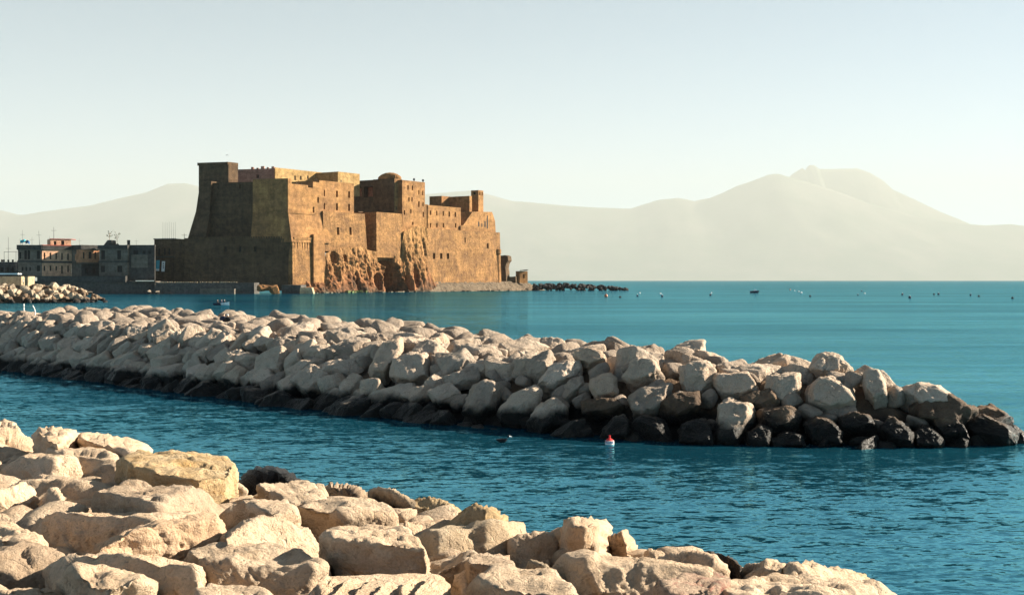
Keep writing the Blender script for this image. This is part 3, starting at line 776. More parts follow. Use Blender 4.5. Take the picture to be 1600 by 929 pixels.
cloth(31.5, 40, 374, 379, 458, 'turq', 'cloth_panel'); cloth(39.9, 46.5, 375.5, 380.5, 458, 'blue_cloth', 'cloth_panel', 2)
# 2 pink house
h = empty('harbour_house', (-178, 456, 4), 'rose pink harbour house with two rows of tall windows and a rooftop hut', 'house', 'houses on the harbour quay')
b, P, d, n = house_block('wall', h, 65.7, 459, 112, 466, 383.5, 431, 'house_pink', [(x, v, 2.6, hh) for x, v, hh in ((69.5, 400, 11), (79, 400, 10), (88, 400, 10), (97, 400.5, 11), (106.5, 401, 10), (69.5, 419, 8), (79, 419, 8), (88, 419, 7), (97, 421, 12), (106.5, 420, 10))])
slab('cornice', h, P, d, n, zpx(389.5, 459), zpx(383.4, 459), .5, 'house_dark'); slab('string_course', h, P, d, n, zpx(410.5, 459), zpx(407.5, 459), .3, 'house_dark', .2)
slab('roof_edge', h, P, d, n, zpx(383.3, 459), zpx(382.2, 459), .3, 'tile', .2)
house_block('rooftop_hut', h, 79, 463, 111, 467, 373.5, 384, 'house_pink', [(98, 379.5, 5, 7), (86, 379.5, 4, 6)], 6)
Ph = np.array([(79 - 800) / F_PX * 463, 463.]); Qh = np.array([(111 - 800) / F_PX * 467, 467.])
slab('hut_roof', h, Ph, Qh - Ph, np.array([-.1, .99]), zpx(373.5, 463) + .003, zpx(372.6, 463), .3, 'tile', .3, 6)
b, P, d, n = house_block('shaded_end', h, 112.1, 466, 127, 462, 384.2, 431, 'house_grey', [(122, 401, 3, 10), (118, 402, 2.5, 10)])  # pink house end in grey plaster; its shade is put into the colour
# 3 orange house
h = empty('harbour_house', (-160, 458, 4), 'small orange fronted harbour house with a balcony over a dark ground floor', 'house', 'houses on the harbour quay')
b, P, d, n = house_block('wall', h, 127.3, 461, 155, 466, 383, 412, 'house_orange', [(131, 399, 2.6, 10), (141, 398.5, 5, 11), (149, 399, 2.6, 11)])
slab('cornice', h, P, d, n, zpx(389.5, 461), zpx(382.5, 461), .5, 'house_dark'); slab('balcony', h, P, d, n, zpx(412, 461), zpx(410, 461), 1.0, 'house_grey', 0)
house_block('ground_floor', h, 127.5, 462, 155, 466, 411.8, 433, 'house_dark', [(135, 423, 5, 9), (147, 423, 5, 9)])
# 4 grey house in shade
h = empty('harbour_house', (-150, 458, 4), 'shaded grey house with two dark shuttered doors on each floor', 'house', 'houses on the harbour quay')
b, P, d, n = house_block('wall', h, 155.2, 459, 199, 455, 383.5, 431, 'house_grey', [(161, 398, 6, 14), (186, 398, 6, 14), (160.5, 420, 7, 10), (187, 420, 8, 10)])
slab('cornice', h, P, d, n, zpx(389, 459), zpx(383, 459), .5, 'house_dark'); slab('string_course', h, P, d, n, zpx(410, 459), zpx(407.5, 459), .3, 'house_dark', .2)
mb = MB(); A3 = [at_depth(u, v, 461) for u, v in ((162, 383), (175, 383), (174.5, 375), (168, 375))]
for f_ in ([A3[0], A3[1], A3[2], A3[3]],): mb.face(f_); mb.face([p + np.array([0, 5, 0]) for p in f_][::-1])
for k in range(4): mb.face([A3[(k + 1) % 4], A3[k], A3[k] + np.array([0, 5, 0]), A3[(k + 1) % 4] + np.array([0, 5, 0])])
mb.build('sloping_roof', M['house_dark'], h)
mb = MB(); mb.hexa([at_depth(176, 383.5, 462), at_depth(187, 383.5, 462), at_depth(187, 383.5, 465), at_depth(176, 383.5, 465), at_depth(178, 382.5, 462), at_depth(184, 379.8, 462), at_depth(184, 379.8, 465), at_depth(178, 382.5, 465)]); mb.build('sloping_roof', M['house_dark'], h)
mb = MB(); p = at_depth(201, 375, 462); mb.box((p[0], p[1], zpx(379.5, 462)), (.9, .9, 2.2)); mb.build('chimney', M['house_dark'], h)
# 5 dark warehouse
h = empty('harbour_house', (-145, 459, 4), 'dark blank warehouse wall beside the castle', 'house', 'houses on the harbour quay')
b, P, d, n = house_block('wall', h, 199.2, 456, 241.8, 456, 383.3, 438, 'house_dark', [(212, 394, 8, 6), (225, 394, 5, 5), (234, 394, 5, 5), (206, 413, 2.5, 9)], .8)
P5 = np.array([(205 - 800) / F_PX * 455.5, 455.5]); block('plaster_panel', P5, np.array([(230.5 - 800) / F_PX * 455.5, 455.5]) - P5, np.array([0, .499]), zpx(418, 455.5), zpx(398, 455.5), M['house_grey'], h)
slab('roof_edge', h, P, d, n, zpx(384.5, 456) , zpx(382.6, 456), .3, 'house_dark', .1, .8)
# 6 house at the end of the castle wall, banners
h = empty('gate_house', (-135, 455, 4), 'three arched windows over two hanging banners at the near end of the shaded castle wall', 'gatehouse')
b, P, d, n = house_block('wall', h, 241.0, 477, 272, 475.5, 373.2, 441, 'tuff_shade', [(248.5, 393, 3.4, 10), (257, 393, 3.4, 10), (264.5, 393, 3, 10)], 11)
block('shaded_wing', P + d, np.array([(291 - 800) / F_PX * 475.3, 475.3]) - (P + d), np.array([0, 12.]), zpx(441, 476), zpx(373.6, 476), M['tuff_shade'], h)
slab('roof_edge', h, P, d, n, zpx(374.2, 477), zpx(372.6, 477), .3, 'house_dark', .2, 11)
slab('string_course', h, P, d, n, zpx(402, 477), zpx(400.3, 477), .2, 'house_dark', .1, 2)
for (u, w, v0, v1, mat, lab) in ((247, 5.2, 406.5, 423, 'turq', 'turquoise banner with a white foot hanging on the gatehouse wall'), (255.5, 5, 408, 424, 'white', 'white banner hanging on the gatehouse wall beside a turquoise one')):
    f = empty('banner', tuple(at_depth(u, v1, 474.2)), lab, 'banner')
    mb = MB(); a = at_depth(u - w / 2, v0, 474.2); c = at_depth(u + w / 2, v0, 474.2); e = at_depth(u + w / 2 - 1, v1, 474.4); g_ = at_depth(u - w / 2 - 1, v1, 474.4)
    mb.hexa([g_, e, e + np.array([0, .05, 0]), g_ + np.array([0, .05, 0]), a, c, c + np.array([0, .05, 0]), a + np.array([0, .05, 0])]); mb.build('cloth', M[mat], f)
    mb = MB(); mb.tube(a + np.array([-.1, -.02, .05]), c + np.array([.1, -.02, .05]), .05); mb.build('rod', M['metal'], f)
    if mat == 'turq':
        mb = MB(); p, q_ = at_depth(u - w / 2 - .8, v1 - 3, 474.1), at_depth(u + w / 2 - .8, v1 - 3, 474.1); p2, q2 = at_depth(u - w / 2 - 1, v1, 474.32), at_depth(u + w / 2 - 1, v1, 474.32)
        mb.hexa([p2, q2, q2 + np.array([0, .04, 0]), p2 + np.array([0, .04, 0]), p, q_, q_ + np.array([0, .04, 0]), p + np.array([0, .04, 0])]); mb.build('white_foot', M['white'], f)
    else:
        mb = MB()
        for dv in (3.5, 7, 10): p = at_depth(u - .3, v0 + dv, 474.1); mb.box((p[0], p[1], p[2]), (.32, .06, .5))
        o = mb.build('dark_marking', M['navy'], f); o['kind'] = 'stuff'
# bare poles on roofs
first = None
for i, u in enumerate((254.5, 258, 261.2, 264.5, 267.8, 271, 274)):
    mb = MB(); p = at_depth(u, 373, 478.5); mb.tube((p[0], p[1], zpx(372.7, 478.5)), (p[0], p[1], zpx(346.5 + (i % 3) * .6, 478.5)), .05, .035, 6)
    mb.box((p[0], p[1], zpx(372.7, 478.5) + .1), (.3, .3, .2))
    tag(mb.build('flag_pole', M['metal']), '%s from the left in the row of seven bare flagpoles on the gatehouse roof' % 'first second third fourth fifth sixth seventh'.split()[i], 'flagpole', 'row of bare flagpoles on the gatehouse roof')
for (u, v0, v1, Y, r, lab) in ((13, 432, 371, 470, .1, 'tall mast beyond the low wall at the far end of the harbour houses'), (35, 383, 360, 461, .07, 'thin mast rising from the grey harbour house behind the flag'), (50, 383, 371, 461, .06, 'short aerial on the grey harbour house'), (62, 383, 361, 462, .09, 'leaning mast between the grey house and the pink house'), (84, 373, 355, 466, .1, 'tallest mast above the rooftop hut of the pink house'), (77, 383, 369, 462, .06, 'short aerial beside the rooftop hut of the pink house'), (124, 384, 373, 464, .05, 'thin aerial at the shaded end of the pink house'), (213, 383, 374, 459, .05, 'thin aerial on the dark warehouse roof'), (288, 373, 365, 478, .12, 'stubby pole on the roof behind the gatehouse')):
    mb = MB(); a = at_depth(u, v0, Y); b = at_depth(u - (1.5 if u == 62 else 0), v1, Y); mb.tube(a, b, r, r * .6, 6)
    m_ = a + (b - a) * .72; w = .5 + r * 5
    mb.tube(m_ + np.array([-w, 0, 0]), m_ + np.array([w, 0, 0]), r * .5, r * .5, 5); mb.tube(b, b + np.array([0, 0, .4]), r * .3, r * .2, 5)
    tag(mb.build('mast', M['metal']), lab, 'mast')
# roof clutter: saplings in tubs, parasol, dish
for (u, v, hgt, sd_, lab) in ((171, 375, 5.0, 1, 'bare straggly sapling on the sloping dark roof'), (183, 379, 5.5, 2, 'larger bare sapling with a few hanging leaves on the shaded house roof')):
    r = random.Random(sd_); base = at_depth(u, v, 462); e = empty('roof_sapling', tuple(base), lab, 'sapling')
    mb = MB(); lf_ = MB(); top = base + np.array([0, 0, hgt * .5]); mb.tube(base, top, .09, .05, 6)
    for k in range(9):
        q0 = base + (top - base) * r.uniform(.3, 1); q1 = q0 + np.array([r.uniform(-1.6, 1.6), r.uniform(-.8, .8), r.uniform(.5, 2.2)]); mb.tube(q0, q1, .03, .012, 5)
        for j in range(5):
            c = q0 + (q1 - q0) * r.uniform(.4, 1.05); s_ = r.uniform(.12, .3); a = np.array([r.uniform(-1, 1), r.uniform(-1, 1), r.uniform(-1, 1)]) * s_; b = np.array([r.uniform(-1, 1), r.uniform(-1, 1), r.uniform(-1, 1)]) * s_
            lf_.face([c - a, c + b, c + a, c - b])
    mb.build('trunk', M['wood'], e); o = lf_.build('leaves', M['leaf'], e); o['kind'] = 'stuff'
# pergola frame and low wall at the far left
pg = empty('terrace_frame', (-190, 455, 8), 'thin metal pergola frame on the low terrace left of the grey house', 'pergola')
mb = MB()
for u in (6.5, 25): p = at_depth(u, 432, 456); mb.tube(p, at_depth(u, 393.5 if u < 10 else 393, 456), .07)
mb.build('post', M['metal'], pg); mb = MB(); mb.tube(at_depth(6, 393.5, 456), at_depth(28, 393, 456), .07); mb.build('crossbar', M['metal'], pg)
tw = empty('terrace_wall', (-190, 460, 4), 'low grey terrace wall with urns left of the grey harbour house', 'terrace')
b, P, d, n = house_block('wall', tw, -40, 462, 28, 462, 409, 433, 'house_dark', [(3, 421, 5, 7), (20, 421, 3, 8), (12, 421, 3, 6)], 5)
for u in (3, 6, 13, 20):
    p = at_depth(u, 409, 462.6); mb = MB(); mb.lathe((p[0], p[1], p[2]), [(.25, 0), (.4, .4), (.45, .7), (.2, .9)], 8); mb.build('urn', M['house_dark'], tw)
o = block('pale_coping', np.array([(-40 - 800) / F_PX * 451, 451.]), np.array([68 / F_PX * 451, 0.]), np.array([0, 4.]), zpx(428.6, 451), zpx(426.6, 451), M['white'], tw)
# nearer tan sea wall standing on the left boulders
sw_ = empty('sea_wall', (-110, 276, 3), 'sunlit tan sea wall above the boulders at the far left', 'sea wall')
P = np.array([(-60 - 800) / F_PX * 278, 278.]); Q = np.array([(33 - 800) / F_PX * 282, 282.])
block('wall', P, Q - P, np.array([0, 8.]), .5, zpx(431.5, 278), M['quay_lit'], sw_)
p = at_depth(42, 447, 279); mb = MB(); mb.box((p[0], p[1], zpx(441, 279)), (.75, .75, 2.6)); mb.box((p[0], p[1], zpx(432.3, 279)), (.9, .9, .2)); mb.build('end_pillar', M['quay_lit'], sw_)
# ------------------------------------------------------------------ rocks
def lab(o, label, group, cat='boulder'): return tag(o, label, cat, group)

def block_from_points(name, P, sub, seed, mat, rough=.05, sharp=26, chips=4):
    """one boulder whose worn hull goes through the world points P"""
    P = np.array(P, float); c = P.mean(0)
    Q = P - c
    ext = np.maximum((Q.max(0) - Q.min(0)) / 2, .12)
    # sample the surface in the rock's own main axes so that long blocks stay evenly meshed
    _, _, R_ = np.linalg.svd(Q - Q.mean(0), full_matrices=False)
    if np.linalg.det(R_) < 0: R_[2] *= -1
    Ql = Q @ R_.T
    pl = hull_planes(Ql)
    ex = np.maximum((Ql.max(0) - Ql.min(0)) / 2, .12)
    V, Fc = rock_geo(pl, ex, sub, seed, rough, sharp, chips)
    V = V @ R_
    o = link(name, mesh_np(name, V, Fc), mat)
    o.location = c
    return o

# ---- breakwater: a mound that follows the row of boulders
FR = [(-90, 553), (0, 577), (150, 596), (300, 615), (450, 634), (600, 652), (750, 668), (900, 683), (1050, 693), (1200, 697), (1350, 699), (1500, 698), (1592, 692)]
CR = [(-90, 2.7, 12.5), (0, 2.65, 12.5), (300, 2.6, 12.), (600, 2.3, 10.5), (900, 2.2, 8.5), (1200, 2.1, 6.2), (1330, 2.1, 5.4), (1400, 1.9, 4.2), (1480, 1.35, 3.2), (1540, 1.0, 2.4), (1592, .6, 1.5)]
FRW = np.array([at_water(u, v)[:2] for u, v in FR]); FRU = np.array([u for u, v in FR], float)
seg = np.diff(FRW, axis=0); sl_ = np.concatenate([[0], np.cumsum(np.linalg.norm(seg, axis=1))])
CRT = np.interp([c[0] for c in CR], FRU, sl_)
def mole_uv(p):
    """arc length along the front waterline and distance inland"""
    p = np.array(p, float); best = None
    for k in range(len(seg)):
        d = seg[k]; L2 = d @ d; s = np.clip(((p - FRW[k]) @ d) / L2, -9 if k == 0 else 0, 9 if k == len(seg) - 1 and False else 1)
        q = FRW[k] + d * s; r = p - q; n = np.array([-d[1], d[0]]) / math.sqrt(L2); n = n if n[1] > 0 else -n
        dist = np.linalg.norm(r)
        if best is None or dist < best[0]: best = (dist, sl_[k] + s * math.sqrt(L2), math.copysign(dist, r @ n))
    return best[1], best[2]
def mole_z(t, w):
    hc = np.interp(t, CRT, [c[1] for c in CR]); W = np.interp(t, CRT, [c[2] for c in CR])
    fw = min(3.4, W * .55)
    if w < fw: return w / fw * hc
    if w < W: return hc + (w - fw) * .028
    return hc + (W - fw) * .028 - (w - W) * .75
def mole_pt(t, w):
    k = int(np.clip(np.searchsorted(sl_, t) - 1, 0, len(seg) - 1)); d = seg[k] / np.linalg.norm(seg[k]); n = np.array([-d[1], d[0]]); n = n if n[1] > 0 else -n
    p = FRW[k] + d * (t - sl_[k]) + n * w
    return np.array([p[0], p[1], mole_z(t, w)])
def mole_hit(u, v):
    r = ray(u, v)
    for Y in np.arange(33., 100., .12):
        p = np.array([0, 0, CAM_H]) + r * Y; t, w = mole_uv(p[:2])
        if p[2] <= mole_z(t, w) + .02: return p, t, w
    return p, t, w
def mole_normal(t, w):
    a, b, c = mole_pt(t, w), mole_pt(t + .3, w), mole_pt(t, w + .3); n = np.cross(b - a, c - a); n /= np.linalg.norm(n)
    return n if n[2] > 0 else -n

# core: the packed rubble under the boulders
T_ = np.linspace(sl_[0] - 3, sl_[-1], 150); Wv = np.linspace(-1.6, 15, 40)
G = np.array([[mole_pt(t, w) for t in T_] for w in Wv])
nn_ = fbm(np.stack([G[..., 0].ravel() * .9, G[..., 1].ravel() * .9, 0 * G[..., 0].ravel()], 1), 3).reshape(G.shape[:2])
core = link('rubble_core', grid_mesh('rubble_core', G[..., 0], G[..., 1], G[..., 2] - .62 + .3 * nn_), M['rock_brown']); tag(core, kind='structure')

GB = 'boulders of the long breakwater'
mole_named = [
 ([(971, 590), (985, 562), (1005, 554), (1028, 562), (1032, 580), (1012, 592), (980, 597)], 'rounded pale boulder leaning on the breakwater flank, just above the biggest slab', 0),
 ([(975, 625), (1005, 603), (1050, 598), (1066, 606), (1050, 622), (1020, 645), (1000, 650), (980, 642)], 'big pale slab on the breakwater with a bright sunlit patch on its top', 0),
 ([(1062, 600), (1060, 572), (1080, 563), (1102, 562), (1120, 576), (1115, 592), (1095, 608), (1075, 612)], 'cube-like grey boulder on the breakwater with a sunlit right flank', 0),
 ([(1110, 592), (1115, 583), (1180, 580), (1186, 600), (1183, 612), (1160, 618), (1126, 615)], 'brick-shaped grey boulder with a flat sunlit top on the breakwater', 0),
 ([(1114, 628), (1140, 620), (1180, 632), (1182, 640), (1162, 665), (1150, 695), (1116, 697)], 'gnarled sunlit boulder standing in the water at the breakwater foot', 0),
 ([(1180, 640), (1240, 632), (1254, 642), (1248, 665), (1190, 674)], 'long dark boulder with a lit upper rim beside the gnarled boulder', 2),
 ([(1163, 674), (1190, 662), (1207, 670), (1202, 697), (1163, 700)], 'small black wet boulder right of the gnarled boulder, in the water', 2),
 ([(1208, 682), (1225, 672), (1255, 680), (1260, 698), (1213, 700)], 'low black boulder with one pale spot at the waterline', 2),
 ([(1155, 620), (1200, 598), (1212, 612), (1220, 630), (1200, 638), (1160, 632)], 'dark pointed boulder with glinting edge above the gnarled boulder', 2),
 ([(1180, 585), (1252, 580), (1250, 605), (1235, 627), (1205, 627), (1185, 607)], 'squarish boulder with a broad flat sunlit top right of the brick-shaped one', 0),
 ([(1260, 607), (1268, 592), (1290, 583), (1310, 590), (1335, 615), (1344, 630), (1300, 642), (1262, 632)], 'rounded boulder, sunlit cream above and black below, near the breakwater tip', 0),
 ([(1345, 577), (1360, 570), (1374, 575), (1384, 600), (1387, 617), (1365, 630), (1350, 612)], 'upright tooth-shaped boulder near the breakwater tip', 0),
 ([(1388, 602), (1420, 590), (1470, 600), (1492, 616), (1494, 632), (1440, 634), (1400, 622)], 'wide pale boulder with overhanging black underside at the breakwater tip', 3),
 ([(1335, 553), (1380, 545), (1396, 555), (1407, 580), (1395, 592), (1365, 584), (1338, 572)], 'rough brown boulder highest on the breakwater near its tip', 4),
 ([(1262, 577), (1270, 550), (1315, 551), (1327, 570), (1300, 587)], 'pale wedge boulder on the crest left of the rough brown one', 0),
 ([(1308, 572), (1320, 548), (1333, 548), (1337, 575), (1320, 592)], 'narrow upright pale boulder on the crest touching the rough brown one', 0),
 ([(1488, 622), (1508, 620), (1516, 635), (1495, 640)], 'small dark stone behind the wide pale boulder', 2),
 ([(1253, 662), (1275, 648), (1300, 655), (1317, 675), (1314, 692), (1268, 690)], 'dark boulder with thin lit right edge at the waterline', 2),
 ([(1308, 652), (1335, 638), (1360, 648), (1368, 662), (1340, 672), (1310, 670)], 'brown-topped boulder between two dark waterline boulders', 4),
 ([(1358, 692), (1385, 645), (1400, 650), (1427, 676), (1430, 696)], 'dark peaked boulder with a lit diagonal edge near the tip', 2),
 ([(1423, 682), (1440, 660), (1455, 665), (1477, 688), (1472, 698), (1428, 698)], 'smaller dark peaked boulder right of the larger peaked one', 2),
 ([(1448, 652), (1490, 643), (1522, 675), (1520, 692), (1470, 684)], 'dark brown sloping boulder below the wide pale one', 2),
 ([(1480, 637), (1500, 630), (1530, 643), (1555, 663), (1580, 668), (1592, 676), (1590, 694), (1530, 694), (1500, 668)], 'dark stepped slab ending the breakwater tip', 2),
 ([(1476, 692), (1505, 682), (1522, 692), (1517, 701), (1478, 701)], 'little glinting stone in the water at the tip', 4),
 ([(1272, 699), (1290, 683), (1302, 693)], 'tiny wet stone with a bright rim at the waterline', 2),
 ([(1528, 642), (1560, 639), (1578, 658), (1575, 670), (1545, 662)], 'brown crusty boulder on top of the tip slab', 4),
 ([(835, 602), (865, 565), (905, 558), (912, 572), (892, 590), (855, 607)], 'large pale slab leaning up the middle of the breakwater flank', 0),
 ([(776, 642), (800, 615), (840, 599), (854, 610), (845, 632), (800, 662), (778, 662)], 'long pale slab slanting down to the dark waterline stones', 0),
 ([(813, 672), (840, 635), (865, 617), (887, 635), (882, 657), (830, 680)], 'wedge boulder with dark foot right of the long pale slab', 0),
 ([(868, 620), (890, 592), (910, 587), (914, 600), (882, 624)], 'slim slanting boulder between the wedge and the crest', 0),
 ([(923, 592), (940, 575), (965, 590), (967, 617), (930, 622), (920, 606)], 'grey boulder tucked left of the rounded pale one', 0),
 ([(906, 627), (930, 620), (965, 623), (977, 632), (950, 644), (910, 647)], 'flat grey boulder left of the big pale slab', 4),
 ([(938, 672), (970, 640), (987, 660), (982, 682), (943, 684)], 'pointed dark boulder above the red and white buoy', 0),
 ([(983, 657), (1010, 646), (1040, 655), (1057, 687), (988, 692)], 'dark rounded boulder at the waterline right of the buoy', 2),
 ([(1058, 662), (1090, 653), (1116, 660), (1117, 696), (1058, 694)], 'black boulder left of the gnarled one', 2),
 ([(1020, 637), (1050, 613), (1095, 608), (1097, 632), (1060, 652), (1028, 652)], 'brown shaded boulder below the cube-like one', 4),
 ([(718, 647), (740, 600), (760, 590), (792, 600), (787, 627), (745, 652)], 'tall rounded grey boulder in the breakwater flank left of the long pale slab', 0),
 ([(608, 577), (613, 560), (640, 547), (668, 552), (674, 592), (640, 600), (610, 594)], 'pitted square grey boulder high on the middle of the flank', 0),
 ([(573, 582), (600, 530), (627, 525), (630, 547), (605, 587), (578, 592)], 'tall slanting boulder with sunlit notches left of the pitted square one', 0),
 ([(895, 555), (898, 548), (915, 540), (942, 548), (947, 562), (920, 572), (900, 564)], 'smooth egg-like pale boulder on the crest above the middle flank', 0),
]
mole_named += [
 ([(1418, 628), (1490, 612), (1528, 640), (1502, 662), (1428, 658)], 'dark brown boulder under the right end of the wide pale boulder', 4),
 ([(1505, 642), (1548, 630), (1586, 652), (1562, 670), (1512, 670)], 'brown crusty boulder between the sloping boulder and the very tip', 4),
 ([(1555, 668), (1585, 662), (1603, 676), (1602, 694), (1560, 694)], 'last dark boulder at the very tip of the breakwater', 2)]
mats_m = {0: 'rock_mole', 2: 'rock_brown', 3: 'rock_mole', 4: 'rock_brown'}
mole_centres = []
for i, (poly, text, mk_) in enumerate(mole_named):
    um, vm = np.mean(poly, axis=0); vb = max(v for u, v in poly)
    c, t_, w_ = mole_hit(um, vm * .6 + vb * .4); fw = FRW[min(len(FRW) - 2, max(0, int(np.searchsorted(FRU, um)) - 1))]
    n = np.array([-.25, -.62, .74]); n /= np.linalg.norm(n)
    def onpl(u, v):
        r = ray(u, v); o_ = np.array([0, 0, CAM_H]); return o_ + r * ((c - o_) @ n) / (r @ n)
    P = np.array([onpl(u, v) for u, v in poly]); c = P.mean(0)
    size = np.linalg.norm(P.max(0) - P.min(0)); r9 = np.random.RandomState(70 + i)
    lift = .24 * size; nc = -c / np.linalg.norm(c) * .9 + np.array([0, 0, .2])
    tl_ = r9.uniform(-.12, .12, 2) * size
    pts = list(P) + [c + (p - c) * .74 + nc * (lift + tl_[0] * (p - c)[0] / size + tl_[1] * (p - c)[2] / size) for k, p in enumerate(P)] + [c + (p - c) * .75 - n * .5 * size for p in P]
    o = block_from_points('boulder', pts, 5 if size > 1.2 else 4, 100 + i, M[mats_m[mk_]], .085, 110, 3)
    lab(o, text, GB); mole_centres.append((c, size * .42))

# prototypes for the boulders that nothing tells apart
protos = []
def blocky(r, ext):
    pts = [np.array([sx, sy, sz]) * r.uniform(.55, 1.12, 3) for sx in (-1, 1) for sy in (-1, 1) for sz in (-1, 1)]
    pts += [r.normal(size=3) * .35 + np.eye(3)[k % 3] * (1 if k < 3 else -1) * .8 for k in range(6) if r.rand() < .6]
    return np.array(pts) * ext
def proto(seed, sub, ext):
    r = np.random.RandomState(seed)
    pts = blocky(r, ext)
    V, Fc = rock_geo(hull_planes(pts), np.array(ext), sub, seed, .085, 110, 4)
    return mesh_np('boulder', V, Fc)
for k in range(16):
    me = proto(500 + k, 5, [(.95, .62, .52), (.8, .7, .55), (1.05, .6, .42), (.75, .68, .62)][k % 4]); me.materials.append(M['rock_mole']); protos.append(me)
protos_b = []
for me in protos[:8]:
    m2 = me.copy(); m2.materials.clear(); m2.materials.append(M['rock_brown']); protos_b.append(m2)
def place(me, p, n, long_dir, s, label, group, name='boulder', sq=(1, 1, 1), roll=0.):
    n = Vector(n).normalized(); x = Vector(long_dir); x = (x - n * x.dot(n)).normalized(); y = n.cross(x)
    Rm = Matrix((x, y, n)).transposed().to_4x4() @ Matrix.Rotation(roll, 4, 'X')
    o = bpy.data.objects.new(name, me); COL.objects.link(o)
    o.matrix_world = Matrix.Translation(p) @ Rm @ Matrix.Diagonal((s * sq[0], s * sq[1], s * sq[2], 1))
    if label: lab(o, label, group)
    return o
rr = random.Random(21)
spots = []
for row, w in enumerate((.15, 1.05, 2.0, 3.0)):
    t = sl_[0] + rr.uniform(0, 1)
    while t < sl_[-1] - 1.0:
        s = rr.uniform(.62, 1.0); spots.append((t, w + rr.uniform(-.25, .25), s, row)); t += s * rr.uniform(1.15, 1.45)
row = 4; w = 4.2
while w < 13.5:
    t = sl_[0] + rr.uniform(0, 1)
    while t < sl_[-1] - 3.5:
        W = np.interp(t, CRT, [c[2] for c in CR]); s = rr.uniform(.7, 1.15)
        if w < W + .3: spots.append((t, w + rr.uniform(-.4, .4), s, row))
        t += s * rr.uniform(1.25, 1.6)
    w += 1.3; row += 1
texts = {0: 'grey boulder with weed-black foot in the bottom row of the breakwater flank', 1: 'shaded grey boulder in the lower middle rows of the breakwater flank', 2: 'shaded grey boulder in the upper middle rows of the breakwater flank', 3: 'grey boulder at the edge where the breakwater flank meets its sunlit top'}
cand = []
for (t, w, s, row) in spots:
    p = mole_pt(t, w)
    k = F_PX / p[1]; u = 800 + p[0] * k
    if u < -60: continue
    if any(np.linalg.norm((p - c)[:2]) < sz + s * .35 for c, sz in mole_centres): continue
    vis = s * k * (1.0 if row < 4 else .62 if row < 6 else .5)
    cand.append((vis, t, w, s, row, p))
cand.sort(key=lambda x: -x[0])
N_IND = 205
mole_plain = []
rest = []
for i, (vis, t, w, s, row, p) in enumerate(cand):
    n = mole_normal(t, w); tip = t > CRT[6]
    if row < 4: ld = np.array([.75, .2, .75]) if rr.random() < .75 else np.array([1, -.5, -.2])
    else: ld = np.array([rr.uniform(-1, 1), rr.uniform(-1, 1), 0])
    n = n + np.array([rr.uniform(-.25, .25), rr.uniform(-.25, .25), rr.uniform(-.1, .3)]) * (1 if row < 4 else 1.5)
    ld = ld + np.array([rr.uniform(-.4, .4), rr.uniform(-.4, .4), rr.uniform(-.3, .3)])
    me = rr.choice(protos_b if tip and row < 3 else protos); sq = (rr.uniform(.85, 1.15), rr.uniform(.85, 1.15), rr.uniform(.85, 1.2)); ro = rr.uniform(-.5, .5) + (math.pi if rr.random() < .5 else 0)
    q = p - np.array(n) / np.linalg.norm(n) * s * .1 + np.array([0, 0, rr.uniform(-.5, -.2) if row >= 4 else -.22 if row == 3 else 0])
    if i < N_IND:
        o = place(me, q, n, ld, s, None, GB, sq=sq, roll=ro); o['category'] = 'boulder'; o['group'] = GB
        mole_plain.append((row, 800 + p[0] / p[1] * F_PX, o))
    else: rest.append((me, q, n, ld, s, sq, ro))
ORD = 'first second third fourth fifth sixth seventh eighth ninth tenth eleventh twelfth thirteenth fourteenth fifteenth sixteenth seventeenth eighteenth nineteenth twentieth twenty-first twenty-second twenty-third twenty-fourth twenty-fifth twenty-sixth twenty-seventh'.split()
ROWN = ['bottom row', 'second row up', 'third row up', 'upper edge row', 'front of the top', 'top']
stretch = [(-999, 140, 'far left stretch'), (140, 290, 'stretch below the gatehouse'), (290, 460, 'stretch below the bastion'), (460, 640, 'stretch below the cliff'), (640, 800, 'stretch below castle end'), (800, 1000, 'stretch below the mole'), (1000, 1250, 'stretch before the tip'), (1250, 1999, 'tip')]
for a_, b_, sn in stretch:
    for rw in range(6):
        L_ = sorted([x for x in mole_plain if a_ <= x[1] < b_ and min(x[0], 5) == rw], key=lambda x: x[1])
        for k, (_, u, o) in enumerate(L_):
            tone_ = 'pale' if rw > 3 else 'dark footed' if rw == 0 else 'grey'
            o['label'] = f"{ORD[min(k, 26)]} {tone_} boulder from the left, breakwater {ROWN[rw]}, {sn}"
def join_rest(rest, name, mat, lab_=None):
    VV, FF, nv = [], [], 0
    for (me, q, n, ld, s, sq, ro) in rest:
        V, Fc = lowp[protos_all.index(me) % len(lowp)]
        n = Vector(n).normalized(); x = Vector(ld); x = (x - n * x.dot(n)).normalized(); y = n.cross(x)
        Rm = np.array((Matrix((x, y, n)).transposed().to_4x4() @ Matrix.Rotation(ro, 4, 'X')).to_3x3())
        W = (V * np.array(sq) * s) @ Rm.T + np.array(q); VV.append(W); FF.append(Fc + nv); nv += len(V)
    o = link(name, mesh_np(name, np.concatenate(VV), np.concatenate(FF)), mat); tag(o, kind='stuff'); return o
protos_all = protos + protos_b
lowp = []
for k in range(8):
    r = np.random.RandomState(900 + k); ex = np.array([(.95, .62, .52), (.8, .7, .55), (1.05, .6, .42), (.75, .68, .62)][k % 4])
    lowp.append(rock_geo(hull_planes(blocky(r, ex)), ex, 3, 900 + k, .04, 36, 4))
# small filling stones between the boulders
for k in range(420):
    t = rr.uniform(sl_[0], sl_[-1] - .5); w = rr.uniform(-.3, 4.5); p = mole_pt(t, w) - np.array([0, 0, .28])
    rest.append((rr.choice(protos), p, mole_normal(t, w), [rr.uniform(-1, 1), rr.uniform(-1, 1), rr.uniform(-1, 1)], rr.uniform(.3, .55), (1, 1, 1), rr.uniform(0, 6)))
join_rest(rest, 'rubble', M['rock_mole'])

